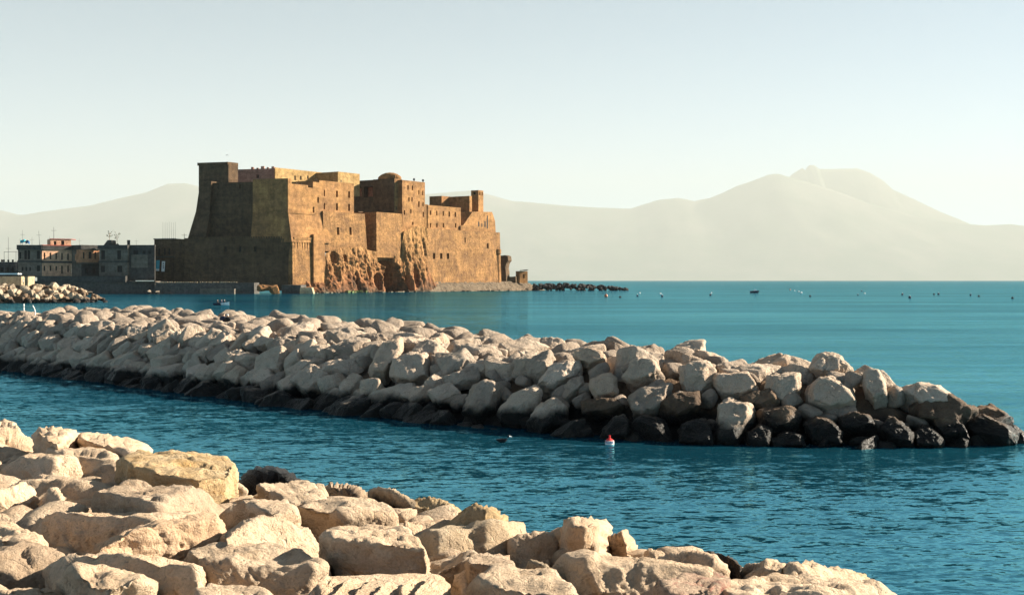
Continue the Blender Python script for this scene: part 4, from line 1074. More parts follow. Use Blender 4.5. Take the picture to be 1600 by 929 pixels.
# ---- boulders at the far left, in front of the harbour
rest = []; GL = 'boulders of the short mole below the harbour houses'
lft = []; left_plain = []
for k in range(150):
    u = rr.uniform(-40, 166); f_ = rr.random(); Y = 266 + 14 * f_ + max(0, u) * .05
    hgt = 3.6 * np.interp(u, [-40, 90, 125, 150, 168], [1, 1, .75, .35, .05]) * (1 - abs(f_ * 1.3 - .75) * .0) * min(1, f_ * 1.5 + .08)
    p = np.array([(u - 800) / F_PX * Y, Y, hgt * .92]); s = rr.uniform(.8, 1.45) * (1 if u < 140 else .7)
    lft.append((s, p))
lft.sort(key=lambda x: -x[0])
pl_ = []
for me in protos[:10]:
    m2 = me.copy(); m2.materials.clear(); m2.materials.append(M['rock_left']); pl_.append(m2)
for i, (s, p) in enumerate(lft):
    n = (rr.uniform(-.4, .4), rr.uniform(-.6, .3), 1); ld = (rr.uniform(-1, 1), rr.uniform(-1, 1), rr.uniform(-.7, .7))
    if i < 45:
        o = place(pl_[i % 10], p, n, ld, s, None, GL, roll=rr.uniform(0, 6)); o['category'] = 'boulder'; o['group'] = GL; left_plain.append((p[2], p[0] / p[1], o))
    else: rest.append((protos[i % 16], p, n, ld, s * .9, (1, 1, 1), rr.uniform(0, 6)))
join_rest(rest, 'rubble', M['rock_brown'])  # filling stones darkened to brown, standing in for the shadowed gaps
for k_, (lo, hi, nm) in enumerate(((-9, 1.1, 'lowest'), (1.1, 2.5, 'middle'), (2.5, 99, 'top'))):
    for k, (_, _, o) in enumerate(sorted([x for x in left_plain if lo <= x[0] < hi], key=lambda x: x[1])):
        o['label'] = f"{ORD[min(k, 26)]} tan boulder from the left, {nm} part of the short mole below the harbour houses"
xg = np.linspace(-45, 160, 40); yg = np.linspace(0, 1, 12)
UU, FF_ = np.meshgrid(xg, yg); YY = 267 + 16 * FF_ + np.maximum(0, UU) * .05
ZZ = 3.6 * np.interp(UU, [-40, 90, 125, 150, 160], [1, 1, .75, .3, -.2]) * np.minimum(1, FF_ * 1.5) - .9
tag(link('rubble_core', grid_mesh('rubble_core', (UU - 800) / F_PX * YY, YY, ZZ), M['rock_brown']), kind='structure')
# stones by the quay
for i, (u, v, wpx, text, mt_) in enumerate(((233, 456, 7, 'pale stone at the foot of the dark quay wall, leftmost of two', 'rock_left'), (246, 457, 8, 'pale stone at the foot of the dark quay wall, rightmost of two', 'rock_left'), (266, 458.5, 6, 'low pale stone in the water by the grey quay', 'rock_left'), (411, 450, 22, 'large reddish rock at the end of the grey quay wall', 'tuff_orange'), (427, 452, 20, 'smaller reddish rock beside the large one at the end of the quay', 'tuff_orange'), (140, 458, 8, 'pale stones at the foot of the quay beyond the short mole', 'rock_left'))):
    Y = 444. if i < 3 else 447.; p = at_depth(u, v, Y); s = wpx / F_PX * Y * .55
    m2 = protos[i + 3].copy(); m2.materials.clear(); m2.materials.append(M[mt_])
    o = place(m2, p, (0, -.3, 1), (1, .3, .5), s, text, None, name='shore_rock'); o['category'] = 'rock'
# ---- dark far mole right of the castle
rest = []
for k in range(170):
    u = 834 + 146 * rr.random() ** 1.15; Y = 600 + rr.uniform(-6, 6) + (u - 834) * .02
    hgt = np.interp(u, [834, 860, 900, 950, 975, 982], [3.0, 3.2, 3.0, 2.0, .8, .3]) * rr.random() ** .6
    rest.append((protos[k % 16], np.array([(u - 800) / F_PX * Y, Y, hgt]), (rr.uniform(-.5, .5), -.3, 1), (rr.uniform(-1, 1), rr.uniform(-1, 1), rr.uniform(-.6, .6)), rr.uniform(.8, 1.6), (1, 1, 1), rr.uniform(0, 6)))
join_rest(rest, 'far_mole', M['rock_dark'])
# ---- near shore: a berm of big limestone blocks
SH_D = np.array([.79, -.61]); SH_N = np.array([.61, .79])
def shore_z(s):
    if s < 8: return 1.9 + (8 - s) * .05
    if s < 16: return 1.9 - (s - 8) * .075
    return 1.3 - (s - 16) * .9
def shore_hit(u, v, dz=0.):
    r = ray(u, v)
    Y = 5.
    while Y < 40:
        if CAM_H + r[2] * Y <= shore_z(r[0] * Y * SH_N[0] + Y * SH_N[1]) + dz: break
        Y += .04
    return np.array([0, 0, CAM_H]) + r * Y
GN = 'limestone blocks of the near shore'
# (top outline, lower outline, lift, material, label, seed)
near = [
 ([(-40, 662), (10, 657), (38, 667), (52, 690)], [(-40, 704), (25, 711), (48, 697)], .25, 'n', 'block with a rosy shaded front at the left edge, highest of the near blocks'),
 ([(55, 673), (110, 670), (124, 682), (127, 690), (92, 694), (66, 682)], [(60, 692), (95, 704), (126, 698)], .3, 'n', 'smooth cream block with a lit right end, behind the long striped slab'),
 ([(62, 694), (125, 693), (188, 714), (182, 727), (130, 735), (80, 716)], [(70, 722), (125, 745), (185, 735)], .12, 'n', 'long slab scored with slanting parallel ledges'),
 ([(122, 681), (152, 675), (185, 684), (232, 701), (205, 708), (160, 694)], [(124, 690), (168, 709), (205, 713), (230, 706)], .2, 'n', 'low block with a jagged brown front edge at the water side of the striped slab'),
 ([(10, 718), (60, 703), (110, 711), (142, 727), (90, 733), (30, 735)], [(0, 740), (60, 748), (120, 745)], .1, 'n', 'deeply pitted slab with black hollows'),
 ([(20, 748), (80, 742), (178, 752), (160, 764), (100, 772), (50, 762)], [(40, 772), (100, 782), (160, 772)], .02, 'n', 'flat smooth cream slab in front of the pitted one'),
 ([(-10, 748), (18, 738), (34, 752)], [(-30, 792), (30, 800), (64, 786), (55, 768)], .45, 'n', 'bright sunlit pyramid block at the left edge'),
 ([(62, 762), (72, 756), (80, 763)], [(48, 800), (90, 800), (104, 782), (95, 770)], .4, 'n', 'smaller pale pyramid beside the bright pyramid block'),
 ([(188, 714), (225, 707), (270, 702), (312, 701), (346, 710), (367, 727), (360, 742), (310, 748), (240, 738), (205, 728)], [(168, 752), (210, 756), (300, 762), (366, 757)], .3, 'g', 'large smooth yellowish boulder on the skyline of the near shore'),
 ([(150, 766), (195, 752), (245, 763), (312, 760), (352, 776), (410, 778), (370, 792), (290, 803), (240, 788), (180, 770)], [(137, 797), (190, 800), (252, 800), (330, 806)], .3, 'n', 'wide pitted block with a dark crack down its shaded front'),
 ([(371, 727), (395, 716), (432, 721), (456, 735), (467, 746), (420, 742)], [(368, 748), (392, 762), (440, 762), (466, 752)], .3, 'b', 'rounded black stained boulder between two pale ones at the water'),
 ([(400, 757), (440, 743), (475, 745), (512, 772), (500, 784), (452, 784), (415, 772)], [(400, 775), (440, 792), (500, 795)], .15, 'n', 'rough lumpy block right of the black stained boulder'),
 ([(40, 802), (90, 795), (150, 797), (240, 795), (302, 800), (300, 806), (215, 815), (100, 815), (55, 810)], [(38, 818), (85, 843), (112, 844), (200, 832), (296, 813)], .2, 'n', 'long low block with an orange shaded underside, above the left corner'),
 ([(-40, 806), (15, 812), (70, 838), (60, 845), (0, 842), (-40, 830)], [(-40, 858), (30, 858), (74, 852)], .12, 'n', 'smooth slab sloping down from the left edge'),
 ([(155, 853), (215, 822), (290, 807), (335, 804), (346, 812), (300, 822), (230, 842)], [(150, 860), (205, 872), (260, 872), (335, 848), (345, 835)], .35, 'n', 'long ridge shaped block with a bright cream right side'),
 ([(336, 806), (370, 783), (412, 777), (452, 777), (464, 795), (430, 800), (380, 800)], [(346, 815), (400, 822), (462, 810)], .35, 'n', 'blocky cream boulder with fluted sunlit face in the middle of the near shore'),
 ([(352, 834), (400, 811), (432, 801), (476, 805), (488, 816), (450, 826), (400, 832)], [(340, 847), (400, 850), (452, 862), (508, 876), (500, 850)], .4, 'n', 'craggy ridge block with a pitted crest behind the big flat slab'),
 ([(273, 842), (340, 845), (402, 847), (462, 860), (514, 880), (466, 902), (430, 914), (372, 908), (345, 900), (328, 872)], [(256, 874), (300, 908), (350, 918), (430, 925), (500, 900)], .2, 'n', 'big flat tilted slab with a branching crack'),
 ([(85, 868), (122, 859), (190, 868), (238, 873), (284, 877), (312, 886), (308, 892), (230, 888), (140, 884)], [(68, 915), (140, 915), (200, 925), (285, 924), (308, 905)], .35, 'n', 'block with a long orange shaded front and a knobbly right end'),
 ([(-40, 852), (60, 848), (112, 857), (90, 866), (20, 868), (-40, 868)], [(-40, 915), (25, 918), (66, 908), (72, 880)], .2, 'n', 'block split by upright cracks at the left edge'),
 ([(112, 890), (126, 881), (162, 892), (218, 897), (244, 914), (200, 922), (140, 912)], [(66, 940), (120, 960), (210, 950), (250, 925)], .45, 'n', 'bright lumpy boulder at the bottom left in front of the orange fronted block'),
 ([(-40, 908), (60, 911), (132, 926), (90, 940), (-40, 945)], [(-40, 990), (60, 985), (140, 960)], .25, 'n', 'pale rounded block in the bottom left corner'),
 ([(298, 918), (330, 906), (382, 908), (425, 928), (380, 940), (310, 936)], [(285, 960), (360, 970), (435, 960)], .25, 'n', 'pitted block at the bottom edge below the big flat slab'),
 ([(420, 920), (465, 899), (500, 898), (502, 910), (470, 925)], [(415, 955), (470, 955), (500, 940)], .35, 'n', 'small sharp edged block at the bottom left of the stepped slab'),
 ([(508, 752), (516, 744), (531, 740), (546, 749), (562, 758), (580, 764)], [(502, 770), (516, 785), (545, 790), (578, 784)], .4, 'n', 'shaded pinkish boulder with a sharp top against the water'),
 ([(577, 758), (598, 746), (626, 754), (642, 766), (650, 785)], [(576, 780), (600, 795), (640, 806), (656, 808)], .4, 'b', 'tall boulder with a black hollowed front, at the water'),
 ([(634, 770), (660, 761), (692, 775), (720, 792), (700, 798), (660, 790)], [(646, 806), (690, 812), (720, 802)], .25, 'g', 'golden crusty boulder right of the black fronted one'),
 ([(463, 789), (510, 780), (547, 778), (580, 781), (622, 796), (655, 810), (605, 815), (530, 800)], [(462, 803), (486, 826), (550, 830), (600, 830)], .2, 'n', 'long rounded block with a pitted back behind the pinkish fronted block'),
 ([(612, 816), (660, 806), (705, 808), (700, 822), (660, 834), (630, 830)], [(610, 835), (660, 848), (700, 838)], .05, 'n', 'low pale slab between the long pitted block and the black undercut slab'),
 ([(688, 815), (720, 795), (741, 783), (766, 789), (790, 800), (775, 812), (730, 822)], [(690, 832), (740, 836), (790, 822)], .4, 'g', 'rough golden mound on top of the black undercut slab'),
 ([(640, 830), (690, 826), (760, 826), (818, 809), (834, 818), (832, 826), (760, 836), (700, 838)], [(660, 850), (692, 864), (760, 866), (815, 845), (834, 832)], .22, 'b', 'broad slab with a black dripping undercut front'),
 ([(488, 838), (530, 826), (580, 822), (625, 826), (660, 845), (668, 858), (620, 852), (560, 842), (512, 842)], [(508, 880), (542, 902), (620, 902), (668, 898), (650, 875)], .4, 'n', 'large block with a broad pinkish shaded front in the middle of the near shore'),
 ([(640, 862), (690, 858), (740, 862), (802, 862), (790, 872), (740, 880), (680, 892)], [(650, 890), (700, 905), (790, 885)], .02, 'n', 'flat cream slab right of the pinkish fronted block'),
 ([(728, 868), (746, 859), (788, 859), (802, 868), (770, 872)], [(732, 882), (770, 888), (800, 880)], .25, 'n', 'small loaf shaped block on the flat cream slab'),
 ([(718, 882), (760, 878), (806, 875), (822, 884), (780, 890)], [(698, 900), (760, 910), (822, 896)], .3, 'n', 'small block with a grey shaded face below the loaf shaped one'),
 ([(834, 823), (846, 814), (857, 811), (866, 820)], [(772, 860), (830, 873), (882, 868), (884, 848)], .5, 'n', 'pointed boulder with a sunlit ribbed right face'),
 ([(884, 816), (900, 807), (936, 807), (948, 814), (915, 820)], [(878, 832), (892, 845), (932, 845), (948, 832)], .4, 'n', 'orange brown boulder with a flat top behind the tallest sunlit one'),
 ([(938, 836), (950, 818), (964, 806), (976, 814), (986, 826)], [(928, 866), (960, 876), (1002, 860), (1014, 846)], .55, 'n', 'tallest bright sunlit boulder with a curved crack, right of centre'),
 ([(880, 847), (906, 832), (926, 835), (934, 842), (905, 850)], [(860, 868), (905, 874), (934, 864)], .35, 'n', 'grey shaded wedge leaning against the tallest bright boulder'),
 ([(822, 876), (842, 868), (882, 866), (888, 880), (850, 884)], [(820, 896), (850, 910), (876, 905)], .25, 'b', 'short block with a dark cleft in front of the pointed boulder'),
 ([(868, 884), (882, 865), (932, 864), (1002, 868), (1072, 878), (1114, 886), (1055, 896), (985, 893), (912, 892)], [(860, 908), (882, 950), (1000, 950), (1040, 922), (1100, 905)], .3, 'n', 'wide block with a rose shaded front and a small cave'),
 ([(1018, 872), (1050, 855), (1082, 855), (1112, 864), (1148, 886), (1112, 888), (1060, 872)], [(1016, 884), (1060, 890), (1130, 896)], .3, 'n', 'smooth humped boulder with a bluish shaded front'),
 ([(1094, 860), (1120, 854), (1142, 861), (1162, 880), (1140, 876)], [(1096, 872), (1130, 890), (1160, 892)], .3, 'w', 'wet black rock poking out behind the humped boulder'),
 ([(1008, 858), (1020, 848), (1036, 850), (1046, 860)], [(1006, 868), (1030, 874), (1048, 868)], .3, 'n', 'little pale stone right of the tallest bright boulder'),
 ([(1154, 884), (1172, 876), (1190, 878), (1192, 886)], [(1152, 894), (1190, 896)], .15, 'n', 'little brown stone between the black rock and the ridged ledge'),
 ([(1148, 903), (1170, 887), (1210, 873), (1230, 879), (1218, 896), (1180, 905)], [(1140, 915), (1180, 918), (1222, 908)], .15, 'n', 'reddish streaked ledge left of the brown ribbed boulder'),
 ([(1232, 882), (1254, 869), (1292, 872), (1322, 885), (1350, 902), (1290, 895)], [(1210, 894), (1245, 912), (1300, 916), (1352, 912)], .4, 'n', 'brown shaded boulder with upright ribs, rightmost on the skyline'),
 ([(1300, 884), (1330, 882), (1368, 903), (1340, 908)], [(1300, 905), (1340, 918), (1372, 912)], .2, 'g', 'small orange stone at the right end of the near shore'),
 ([(1078, 922), (1150, 906), (1212, 897), (1292, 907), (1372, 908), (1410, 932), (1360, 945), (1200, 940)], [(1040, 965), (1200, 975), (1440, 970)], .15, 'n', 'broad pale slab along the bottom edge at the right end of the near shore'),
 ([(738, 902), (800, 879), (852, 890), (884, 906), (908, 932), (840, 925), (780, 915)], [(720, 950), (800, 965), (910, 955)], .35, 'n', 'rounded cream block at the bottom edge right of the stepped slab'),
 ([(958, 935), (1030, 912), (1110, 893), (1150, 895), (1140, 910), (1060, 930), (1000, 945)], [(950, 975), (1060, 970), (1140, 935)], .2, 'r', 'rough dark ledge streaked with red weed at the bottom edge'),
]
mat_n = {'n': 'rock_near', 'g': 'rock_gold', 'w': 'rock_wet', 'b': 'rock_undercut', 'r': 'rock_red'}
for i, (T, Bt, lift, mk_, text) in enumerate(near):
    P = [shore_hit(u, v, lift) for u, v in T]
    Q = [shore_hit(u, v, -.38) for u, v in Bt]
    mean = np.mean(P, axis=0); Ym = np.mean([p[1] for p in Q])
    Q = [q if abs(q[1] - Ym) < 2.5 else np.array([0, 0, CAM_H]) + ray(u, v) * Ym for q, (u, v) in zip(Q, Bt)]
    low = [mean + (p - mean) * .95 + np.array([0, .25, -1.0]) for p in P] + [q + np.array([0, .3, -.7]) for q in Q]
    o = block_from_points('boulder', P + Q + low, 6 if i in (8, 9, 12, 14, 16, 17, 18, 31, 40, 48) else 5, 340 + i, M[mat_n[mk_]], .078, 120, 4)
    lab(o, text, GN)
# the stepped slab: five sawn ledges in one block
def stepped():
    e = empty('stepped_slab', tuple(shore_hit(590, 915)), 'slab cut into a row of slanting steps at the bottom edge', 'boulder', GN)
    T = [(505, 897), (702, 892), (690, 930), (660, 965), (450, 965), (478, 925)]
    P = [shore_hit(*q, .2) for q in T]; P += [p - np.array([0, 0, .9]) for p in P]
    o = block_from_points('slab_base', P, 5, 699, M['rock_near'], .04, 60, 0); o.parent = e; o.matrix_parent_inverse = e.matrix_basis.inverted()
    xs_ = [500, 542, 576, 608, 638, 668, 700]
    for k in range(6):
        a, b = xs_[k], xs_[k + 1]
        T = [(a + 6, 897), (b + 6, 896), (b - 44, 948), (a - 44, 950)]
        P = [shore_hit(*q, .3) for q in T]
        P[1] = P[1] - np.array([0, 0, .085]); P[2] = P[2] - np.array([0, 0, .085])
        P += [p + np.array([0, 0, -.3]) for p in P]
        o = block_from_points('step', P, 5, 700 + k, M['rock_near'], .1, 80, 1); o.parent = e; o.matrix_parent_inverse = e.matrix_basis.inverted()
stepped()
# fill between the blocks
rest = []
for k in range(420):
    s = rr.uniform(5, 15.6); L_ = rr.uniform(-31, -8); p2 = SH_D * L_ + SH_N * s
    p = np.array([p2[0], p2[1], shore_z(s) - .42]); rest.append((rr.choice(protos), p, (rr.uniform(-.3, .3), rr.uniform(-.3, .3), 1), (rr.uniform(-1, 1), rr.uniform(-1, 1), 0), rr.uniform(.32, .62), (1, 1, .8), rr.uniform(-.4, .4)))
join_rest(rest, 'rubble', M['rock_near'])
sv = np.linspace(-6, 20, 50); lv = np.linspace(-48, 12, 110)
LL, SS = np.meshgrid(lv, sv); XX = SH_D[0] * LL + SH_N[0] * SS; YY = SH_D[1] * LL + SH_N[1] * SS
ZZ = np.vectorize(shore_z)(SS) - .85 - np.maximum(0, LL + 5.5) * .6 + .25 * fbm(np.stack([XX.ravel(), YY.ravel(), 0 * XX.ravel()], 1), 3).reshape(XX.shape)
tag(link('shore_bank', grid_mesh('shore_bank', XX, YY, ZZ), M['rock_brown']), kind='structure')
# ------------------------------------------------------------------ small things: people, boat, buoys, birds, posts
def skin_figure(name, joints, edges, radii, mats, zones):
    """one continuous body grown round a small skeleton; zones(z, x, y) gives the material slot of a face"""
    me = bpy.data.meshes.new(name); me.from_pydata(joints, edges, [])
    o = bpy.data.objects.new(name, me); COL.objects.link(o)
    sm = o.modifiers.new('s', 'SKIN'); sub = o.modifiers.new('d', 'SUBSURF'); sub.levels = sub.render_levels = 1
    for i, r in enumerate(radii): me.skin_vertices[0].data[i].radius = (r, r)
    me.skin_vertices[0].data[0].use_root = True
    dg = bpy.context.evaluated_depsgraph_get(); m2 = bpy.data.meshes.new_from_object(o.evaluated_get(dg))
    bpy.data.objects.remove(o); m2.name = name
    m2.materials.clear()
    for m in mats: m2.materials.append(M[m])
    for p in m2.polygons:
        p.material_index = zones(p.center); p.use_smooth = True
    return m2
SE = [(0, 1), (1, 2), (2, 3), (3, 4), (2, 5), (5, 6), (6, 7), (2, 8), (8, 9), (9, 10), (0, 11), (11, 12), (12, 13), (13, 14), (0, 15), (15, 16), (16, 17), (17, 18)]
RAD = [.14, .15, .16, .06, .105, .06, .045, .04, .06, .045, .04, .09, .065, .05, .05, .09, .065, .05, .05]
def standing(shirt, trousers):
    J = [(0, 0, .95), (0, 0, 1.15), (0, 0, 1.38), (0, .01, 1.52), (0, -.01, 1.67), (.2, 0, 1.4), (.25, .02, 1.12), (.24, -.08, .88), (-.2, 0, 1.4), (-.25, .02, 1.12), (-.23, -.08, .88), (.09, 0, .85), (.1, -.02, .48), (.1, 0, .08), (.11, -.12, .04), (-.09, 0, .85), (-.1, .02, .48), (-.1, .03, .08), (-.11, -.1, .04)]
    return skin_figure('person', J, SE, RAD, ['skin', shirt, trousers, 'hair'], lambda c: 3 if c.z > 1.68 or (c.z > 1.58 and c.y > .03) else 0 if c.z > 1.5 or (c.z < .95 and abs(c.x) > .18) else 1 if c.z > .95 else 2)
def seated(shirt, trousers, hair='hair'):
    J = [(0, 0, .1), (0, .02, .32), (0, 0, .55), (0, -.02, .7), (0, -.05, .85), (.2, 0, .57), (.26, -.1, .32), (.16, -.32, .28), (-.2, 0, .57), (-.26, -.1, .32), (-.16, -.32, .28), (.1, -.08, .08), (.13, -.45, .14), (.13, -.5, -.25), (.13, -.62, -.28), (-.1, -.08, .08), (-.13, -.45, .14), (-.13, -.5, -.25), (-.13, -.62, -.28)]
    return skin_figure('person', J, SE, RAD, ['skin', shirt, trousers, hair], lambda c: 3 if c.z > .87 or (c.z > .77 and c.y > -.02) else 0 if c.z > .68 or (c.y < -.27 and c.z > .2 and abs(c.x) > .1) else 1 if c.z > .14 else 2)
stand = [standing('black', 'navy'), standing('navy', 'black'), standing('white', 'navy')]
sit = [seated('black', 'navy'), seated('navy', 'black'), seated('white', 'navy', 'white')]
def person(me, loc, rz, text, group=None):
    o = bpy.data.objects.new('person', me); o.location = loc; o.rotation_euler = (0, 0, rz); COL.objects.link(o)
    return tag(o, text, 'person', group)
# visitors on the bastion terrace
for (u, s_, k, rz, text) in ((463.5, 2.6, 0, .3, 'visitor in black standing at the left of the castle terrace'), (471, 2.6, 1, 2.5, 'visitor in dark blue, second from the left on the castle terrace'), (480, 4.2, 2, 1., 'visitor in white shirt standing in the middle of the castle terrace'), (487, 5., 0, 4., 'visitor in black, fourth from the left on the castle terrace'), (493.5, 6.5, 1, 0., 'visitor in dark blue at the right of the castle terrace')):
    q = R(u, 3.2 + s_ * .5); zt_t = zA + .004 if u < 489 else zpx(284, R(489, 2.0)[1]) + .006
    person(stand[k], (q[0], q[1], zt_t), rz, text)
q = R(533, 6); person(stand[0], (q[0], q[1], zpx(281.5, R(499, 2.5)[1]) + .004), 1., 'lone visitor in black on the roof terrace right of the others')
# person by the pillar above the short mole
p = at_depth(36.5, 446, 279.5); person(stand[2], (p[0], p[1], p[2] - .1), 2.2, 'person in white beside the stone pillar at the far left')
# two people sitting behind the breakwater crest
for (u, v, k, text) in ((346.5, 499, 1, 'dark haired person in navy sitting behind the breakwater crest, left of a pair'), (353, 500, 2, 'person in a pale cap sitting behind the breakwater crest, right of a pair')):
    p, t_, w_ = mole_hit(u, v); person(sit[k] if k < 2 else seated('black', 'navy', 'white'), (p[0], p[1] + .3, p[2] - .5), 2.6, text)
# rowing boat with three people
bt = empty('rowing_boat', tuple(at_water(347, 476.5)), 'small rowing boat with a white bow and dark stern on the open water', 'boat')
bx = Vector((.93, -.36, 0)); by = Vector((.36, .93, 0)); o0 = Vector(at_water(347, 476.5))
def hull(x0, x1, mat, name, n=8):
    mb = MB(); rows = []
    for i in range(n + 1):
        x = x0 + (x1 - x0) * i / n; f_ = (x + 1.7) / 3.4
        w = .72 * (1 - max(0, f_ - .35) ** 2.2 / .65 ** 2.2 * .97); h = .42 + .25 * max(0, f_ - .4) ** 2 * 3
        rows.append([o0 + bx * x + by * (w * a) + Vector((0, 0, z)) for a, z in ((-1, h), (-.85, .1), (-.4, -.15), (.4, -.15), (.85, .1), (1, h), (.86, h), (.6, .08), (-.6, .08), (-.86, h))])
    for a, b in zip(rows, rows[1:]):
        for k in range(10): mb.face([a[k], a[(k + 1) % 10], b[(k + 1) % 10], b[k]])
    mb.face(rows[0][::-1]); mb.face(rows[-1]); mb.build(name, M[mat], bt)
hull(-1.7, .1, 'navy', 'stern_half'); hull(.102, 1.7, 'white', 'bow_half')
for x in (-1.1, -.1, .75):
    mb = MB(); c = o0 + bx * x + Vector((0, 0, .3)); mb.box(tuple(c), (.25, 1.1, .05), math.atan2(bx.y, bx.x)); mb.build('thwart', M['wood'], bt)
for (x, k, rz, text) in ((-1.1, 0, 1.2, 'person in black sitting in the stern of the rowing boat'), (-.1, 1, -1.9, 'person in navy sitting in the middle of the rowing boat'), (.6, 2, -1.9, 'person with a white cap sitting near the bow of the rowing boat')):
    p = o0 + bx * x + Vector((0, 0, .27)); person(sit[k] if k < 2 else seated('black', 'navy', 'white'), tuple(p), rz, text)
# motor boat far out
p = at_water(1179, 457.5); e = empty('motor_boat', tuple(p), 'small dark motor boat with a pale cabin far out on the water', 'boat')
mb = MB(); mb.hexa([(p[0] - 1.6, p[1] - .5, -.2), (p[0] + 1.2, p[1] - .5, -.2), (p[0] + 1.2, p[1] + .5, -.2), (p[0] - 1.6, p[1] + .5, -.2), (p[0] - 1.8, p[1] - .8, .75), (p[0] + 1.9, p[1] - .6, .95), (p[0] + 1.9, p[1] + .6, .95), (p[0] - 1.8, p[1] + .8, .75)]); mb.build('hull', M['navy'], e)
mb = MB(); mb.hexa([(p[0] - .3, p[1] - .5, .8), (p[0] + .9, p[1] - .45, .85), (p[0] + .9, p[1] + .45, .85), (p[0] - .3, p[1] + .5, .8), (p[0] - .2, p[1] - .42, 1.5), (p[0] + .6, p[1] - .4, 1.5), (p[0] + .6, p[1] + .4, 1.5), (p[0] - .2, p[1] + .42, 1.5)]); mb.build('cabin', M['white'], e)
# red and white buoy by the breakwater, with dark marks on its band
p = at_water(952.5, 693.5); e = empty('marker_buoy', tuple(p), 'small red topped white buoy floating in front of the breakwater', 'buoy')
mb = MB(); mb.lathe((p[0], p[1], 0), [(.09, -.1), (.135, -.06), (.14, .03), (.135, .115), (.12, .12)], 20); mb.build('white_body', M['white'], e)
mb = MB(); mb.lathe((p[0], p[1], .1202), [(.118, 0), (.09, .03), (.045, .06), (.03, .075), (.028, .12), (.04, .135), (.02, .15)], 18); mb.build('red_top', M['red'], e)
mb = MB()
for k in range(7):
    a = math.radians(-150 + k * 18); c = (p[0] + .1385 * math.cos(a), p[1] + .1385 * math.sin(a), .065); h_ = (.06, .05, .06, .035, .06, .05, .06)[k]
    mb.box(c, (.012, .018, h_), a)
    if k in (0, 2, 4): mb.box((c[0], c[1], .065 + (.018 if k != 2 else -.01)), (.013, .034, .012), a)
o = mb.build('blue_lettering', M['blue_mark'], e); o['kind'] = 'stuff'
mb = MB(); mb.lathe((p[0], p[1], 0), [(.1362, .10), (.1385, .104), (.1385, .112), (.1362, .1145)], 20); mb.build('red_band', M['red'], e)
# duck-like bird in the dark water
p = at_water(785, 690.5); e = empty('water_bird', tuple(p), 'small dark water bird with a white bill swimming before the breakwater', 'bird')
def bird_body(p, s, mats, name, parent):
    mb = MB(); R_ = []
    for x, r, z in ((-.16, .012, .07), (-.1, .04, .05), (-.02, .062, .04), (.06, .055, .045), (.1, .03, .07), (.12, .022, .11), (.135, .028, .14), (.16, .02, .14), (.175, .006, .137)):
        R_.append([(p[0] + s * x, p[1] + s * r * math.cos(a), p[2] + s * (z + r * .8 * math.sin(a))) for a in [2 * math.pi * k / 10 for k in range(10)]])
    for a, b in zip(R_, R_[1:]):
        for k in range(10): mb.face([a[k], a[(k + 1) % 10], b[(k + 1) % 10], b[k]])
    mb.face(R_[0][::-1]); mb.face(R_[-1]); return mb.build(name, M[mats], parent, True)
bird_body(p, 1.3, 'black', 'body', e)
mb = MB(); mb.tube((p[0] + .21, p[1], .18), (p[0] + .3, p[1], .17), .03, .008); mb.build('bill', M['white'], e)
# gull in the air above the tower
g0 = at_depth(355, 243, 470); e = empty('gull', tuple(g0), 'gull flying above the square tower of the castle', 'gull')
bird_body(g0, 3.0, 'gull', 'body', e)
for sg in (-1, 1):
    mb = MB(); a = [Vector(g0) + Vector((x, sg * y, z)) for x, y, z in ((-.12, .1, .14), (.18, .1, .14), (.14, .6, .34), (-.1, .6, .36), (-.12, 1.1, .2))]
    mb.face([a[0], a[1], a[2], a[3]]); mb.face([a[3], a[2], a[4]]); mb.face([a[3], a[2], a[1], a[0]]); mb.face([a[4], a[2], a[3]]); mb.build('wing', M['gull'], e)
# bathing line buoys
bu = [(947, 463.5, 1.0, 'o'), (996, 462.5, .62, 'd'), (999.5, 458.5, .62, 'w'), (1032, 459.5, .6, 'w'), (1034.5, 463.5, .7, 'd'), (1110, 461.5, .7, 'd'), (1111.5, 458, .5, 'w'), (1234.5, 453, .7, 'o'), (1241.5, 454.5, .6, 'w'), (1248, 456, .6, 'w'), (1252, 458, .75, 'w'), (1266, 463, .55, 'f'), (1346.5, 455, .6, 'd'), (1351, 459, .6, 'w'), (1340.5, 461, .5, 'd'), (1410, 460.5, .7, 'd'), (1421.5, 465.5, .75, 'd'), (1459.5, 460, .55, 'f'), (1466.5, 460, .75, 'd'), (1516.5, 461.5, .6, 'd'), (1529.5, 463, .55, 'f'), (1582, 466, .55, 'f'), (969, 464.5, .6, 'f')]
nmw = {'d': 'dark buoy with pale side', 'w': 'pale buoy', 'o': 'orange buoy with a stick', 'f': 'low flat dark float'}
M['buoy_orange'] = plain('orange_buoy', (.45, .15, .07), .5)
where = ORD
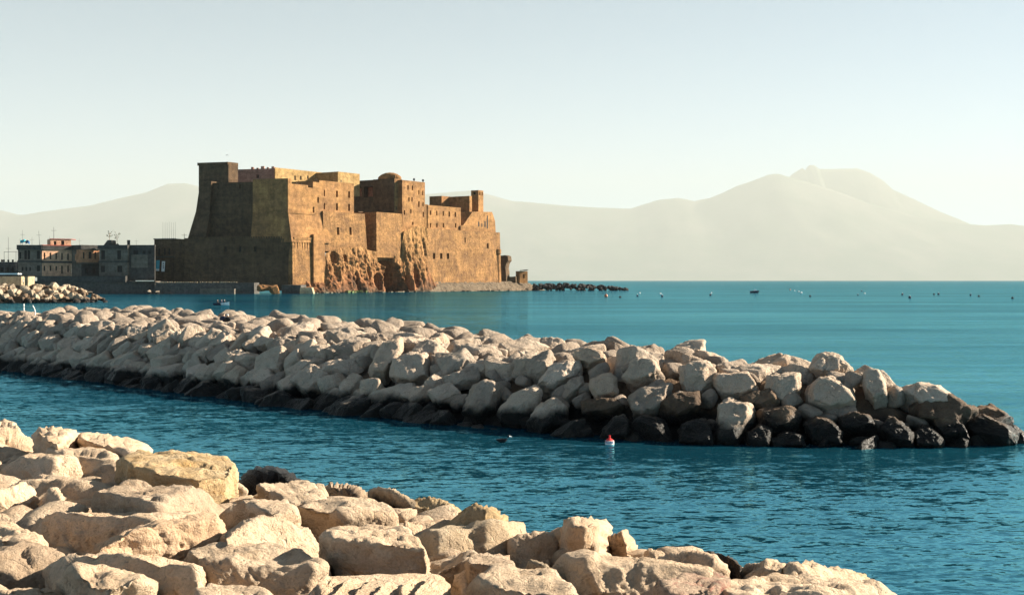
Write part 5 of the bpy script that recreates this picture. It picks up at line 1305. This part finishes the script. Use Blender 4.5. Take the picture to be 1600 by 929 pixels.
for i, (u, v, s, k) in enumerate(sorted(bu)):
    s *= .75
    p = at_water(u, v); e = empty('mooring_buoy', tuple(p), f"{nmw[k]}, {ORD[i]} from the left in the scattered row far out", 'buoy', 'mooring buoys scattered along the far water')
    mb = MB()
    if k == 'f': mb.lathe((p[0], p[1], 0), [(s * .5, -.2), (s * .9, .05), (s * .9, .2), (s * .5, .34)], 12)
    else: mb.lathe((p[0], p[1], 0), [(s * .3, -.3), (s * .62, .05), (s * .72, s * .45), (s * .55, s * .9), (s * .2, s * 1.1)], 12)
    mb.build('body', M[{'d': 'navy', 'w': 'white', 'o': 'buoy_orange', 'f': 'black'}[k]], e)
    mb = MB()
    if k == 'o': mb.tube((p[0], p[1], s), (p[0], p[1], s * 2.6), .07, .04)
    elif k == 'f': mb.tube((p[0], p[1], .36), (p[0], p[1], .55), .12, .1)
    else: mb.lathe((p[0] + .04, p[1], s * 1.1), [(s * .2, 0), (s * .22, .1), (s * .1, .2)], 8)
    mb.build('top', M['white' if k == 'd' else 'metal'], e)
# two pale posts on the breakwater at the left
for (u, vb, vt, bend, text) in ((37.3, 491, 474.5, 0, 'slim straight pale post on the breakwater at the far left'), (52, 492.5, 477, 1, 'slim bent pale post on the breakwater, right of the straight one')):
    p, t_, w_ = mole_hit(u, vb); h_ = (vb - vt) / F_PX * p[1]; mb = MB()
    p = p - np.array([0, 0, .3]); h_ += .3; pts = [p + np.array([0, 0, -.4])] + [p + np.array([bend * (.16 * math.sin(f_ * 3.1) - .05 * f_), 0, h_ * f_]) for f_ in (0, .25, .5, .75, 1)]
    for a, b in zip(pts, pts[1:]): mb.tube(a, b, .042, .04, 8)
    tag(mb.build('post', M['white'], None, True), text, 'post')
# ------------------------------------------------------------------ haze over the bay
hz = MB(); hz.box((0, 33900, 2799), (68000, 70000, 5600))
t = bpy.data.materials.new('haze_air'); t.use_nodes = True
nt = t.node_tree; nt.nodes.remove(nt.nodes['Principled BSDF'])
vol = nt.nodes.new('ShaderNodeVolumePrincipled')
vol.inputs['Color'].default_value = (.54, .545, .51, 1)
vol.inputs['Density'].default_value = 3.0e-5
vol.inputs['Anisotropy'].default_value = 0.04
nt.links.new(vol.outputs[0], nt.nodes['Material Output'].inputs['Volume'])
haze = hz.build('haze', t); tag(haze, kind='stuff')
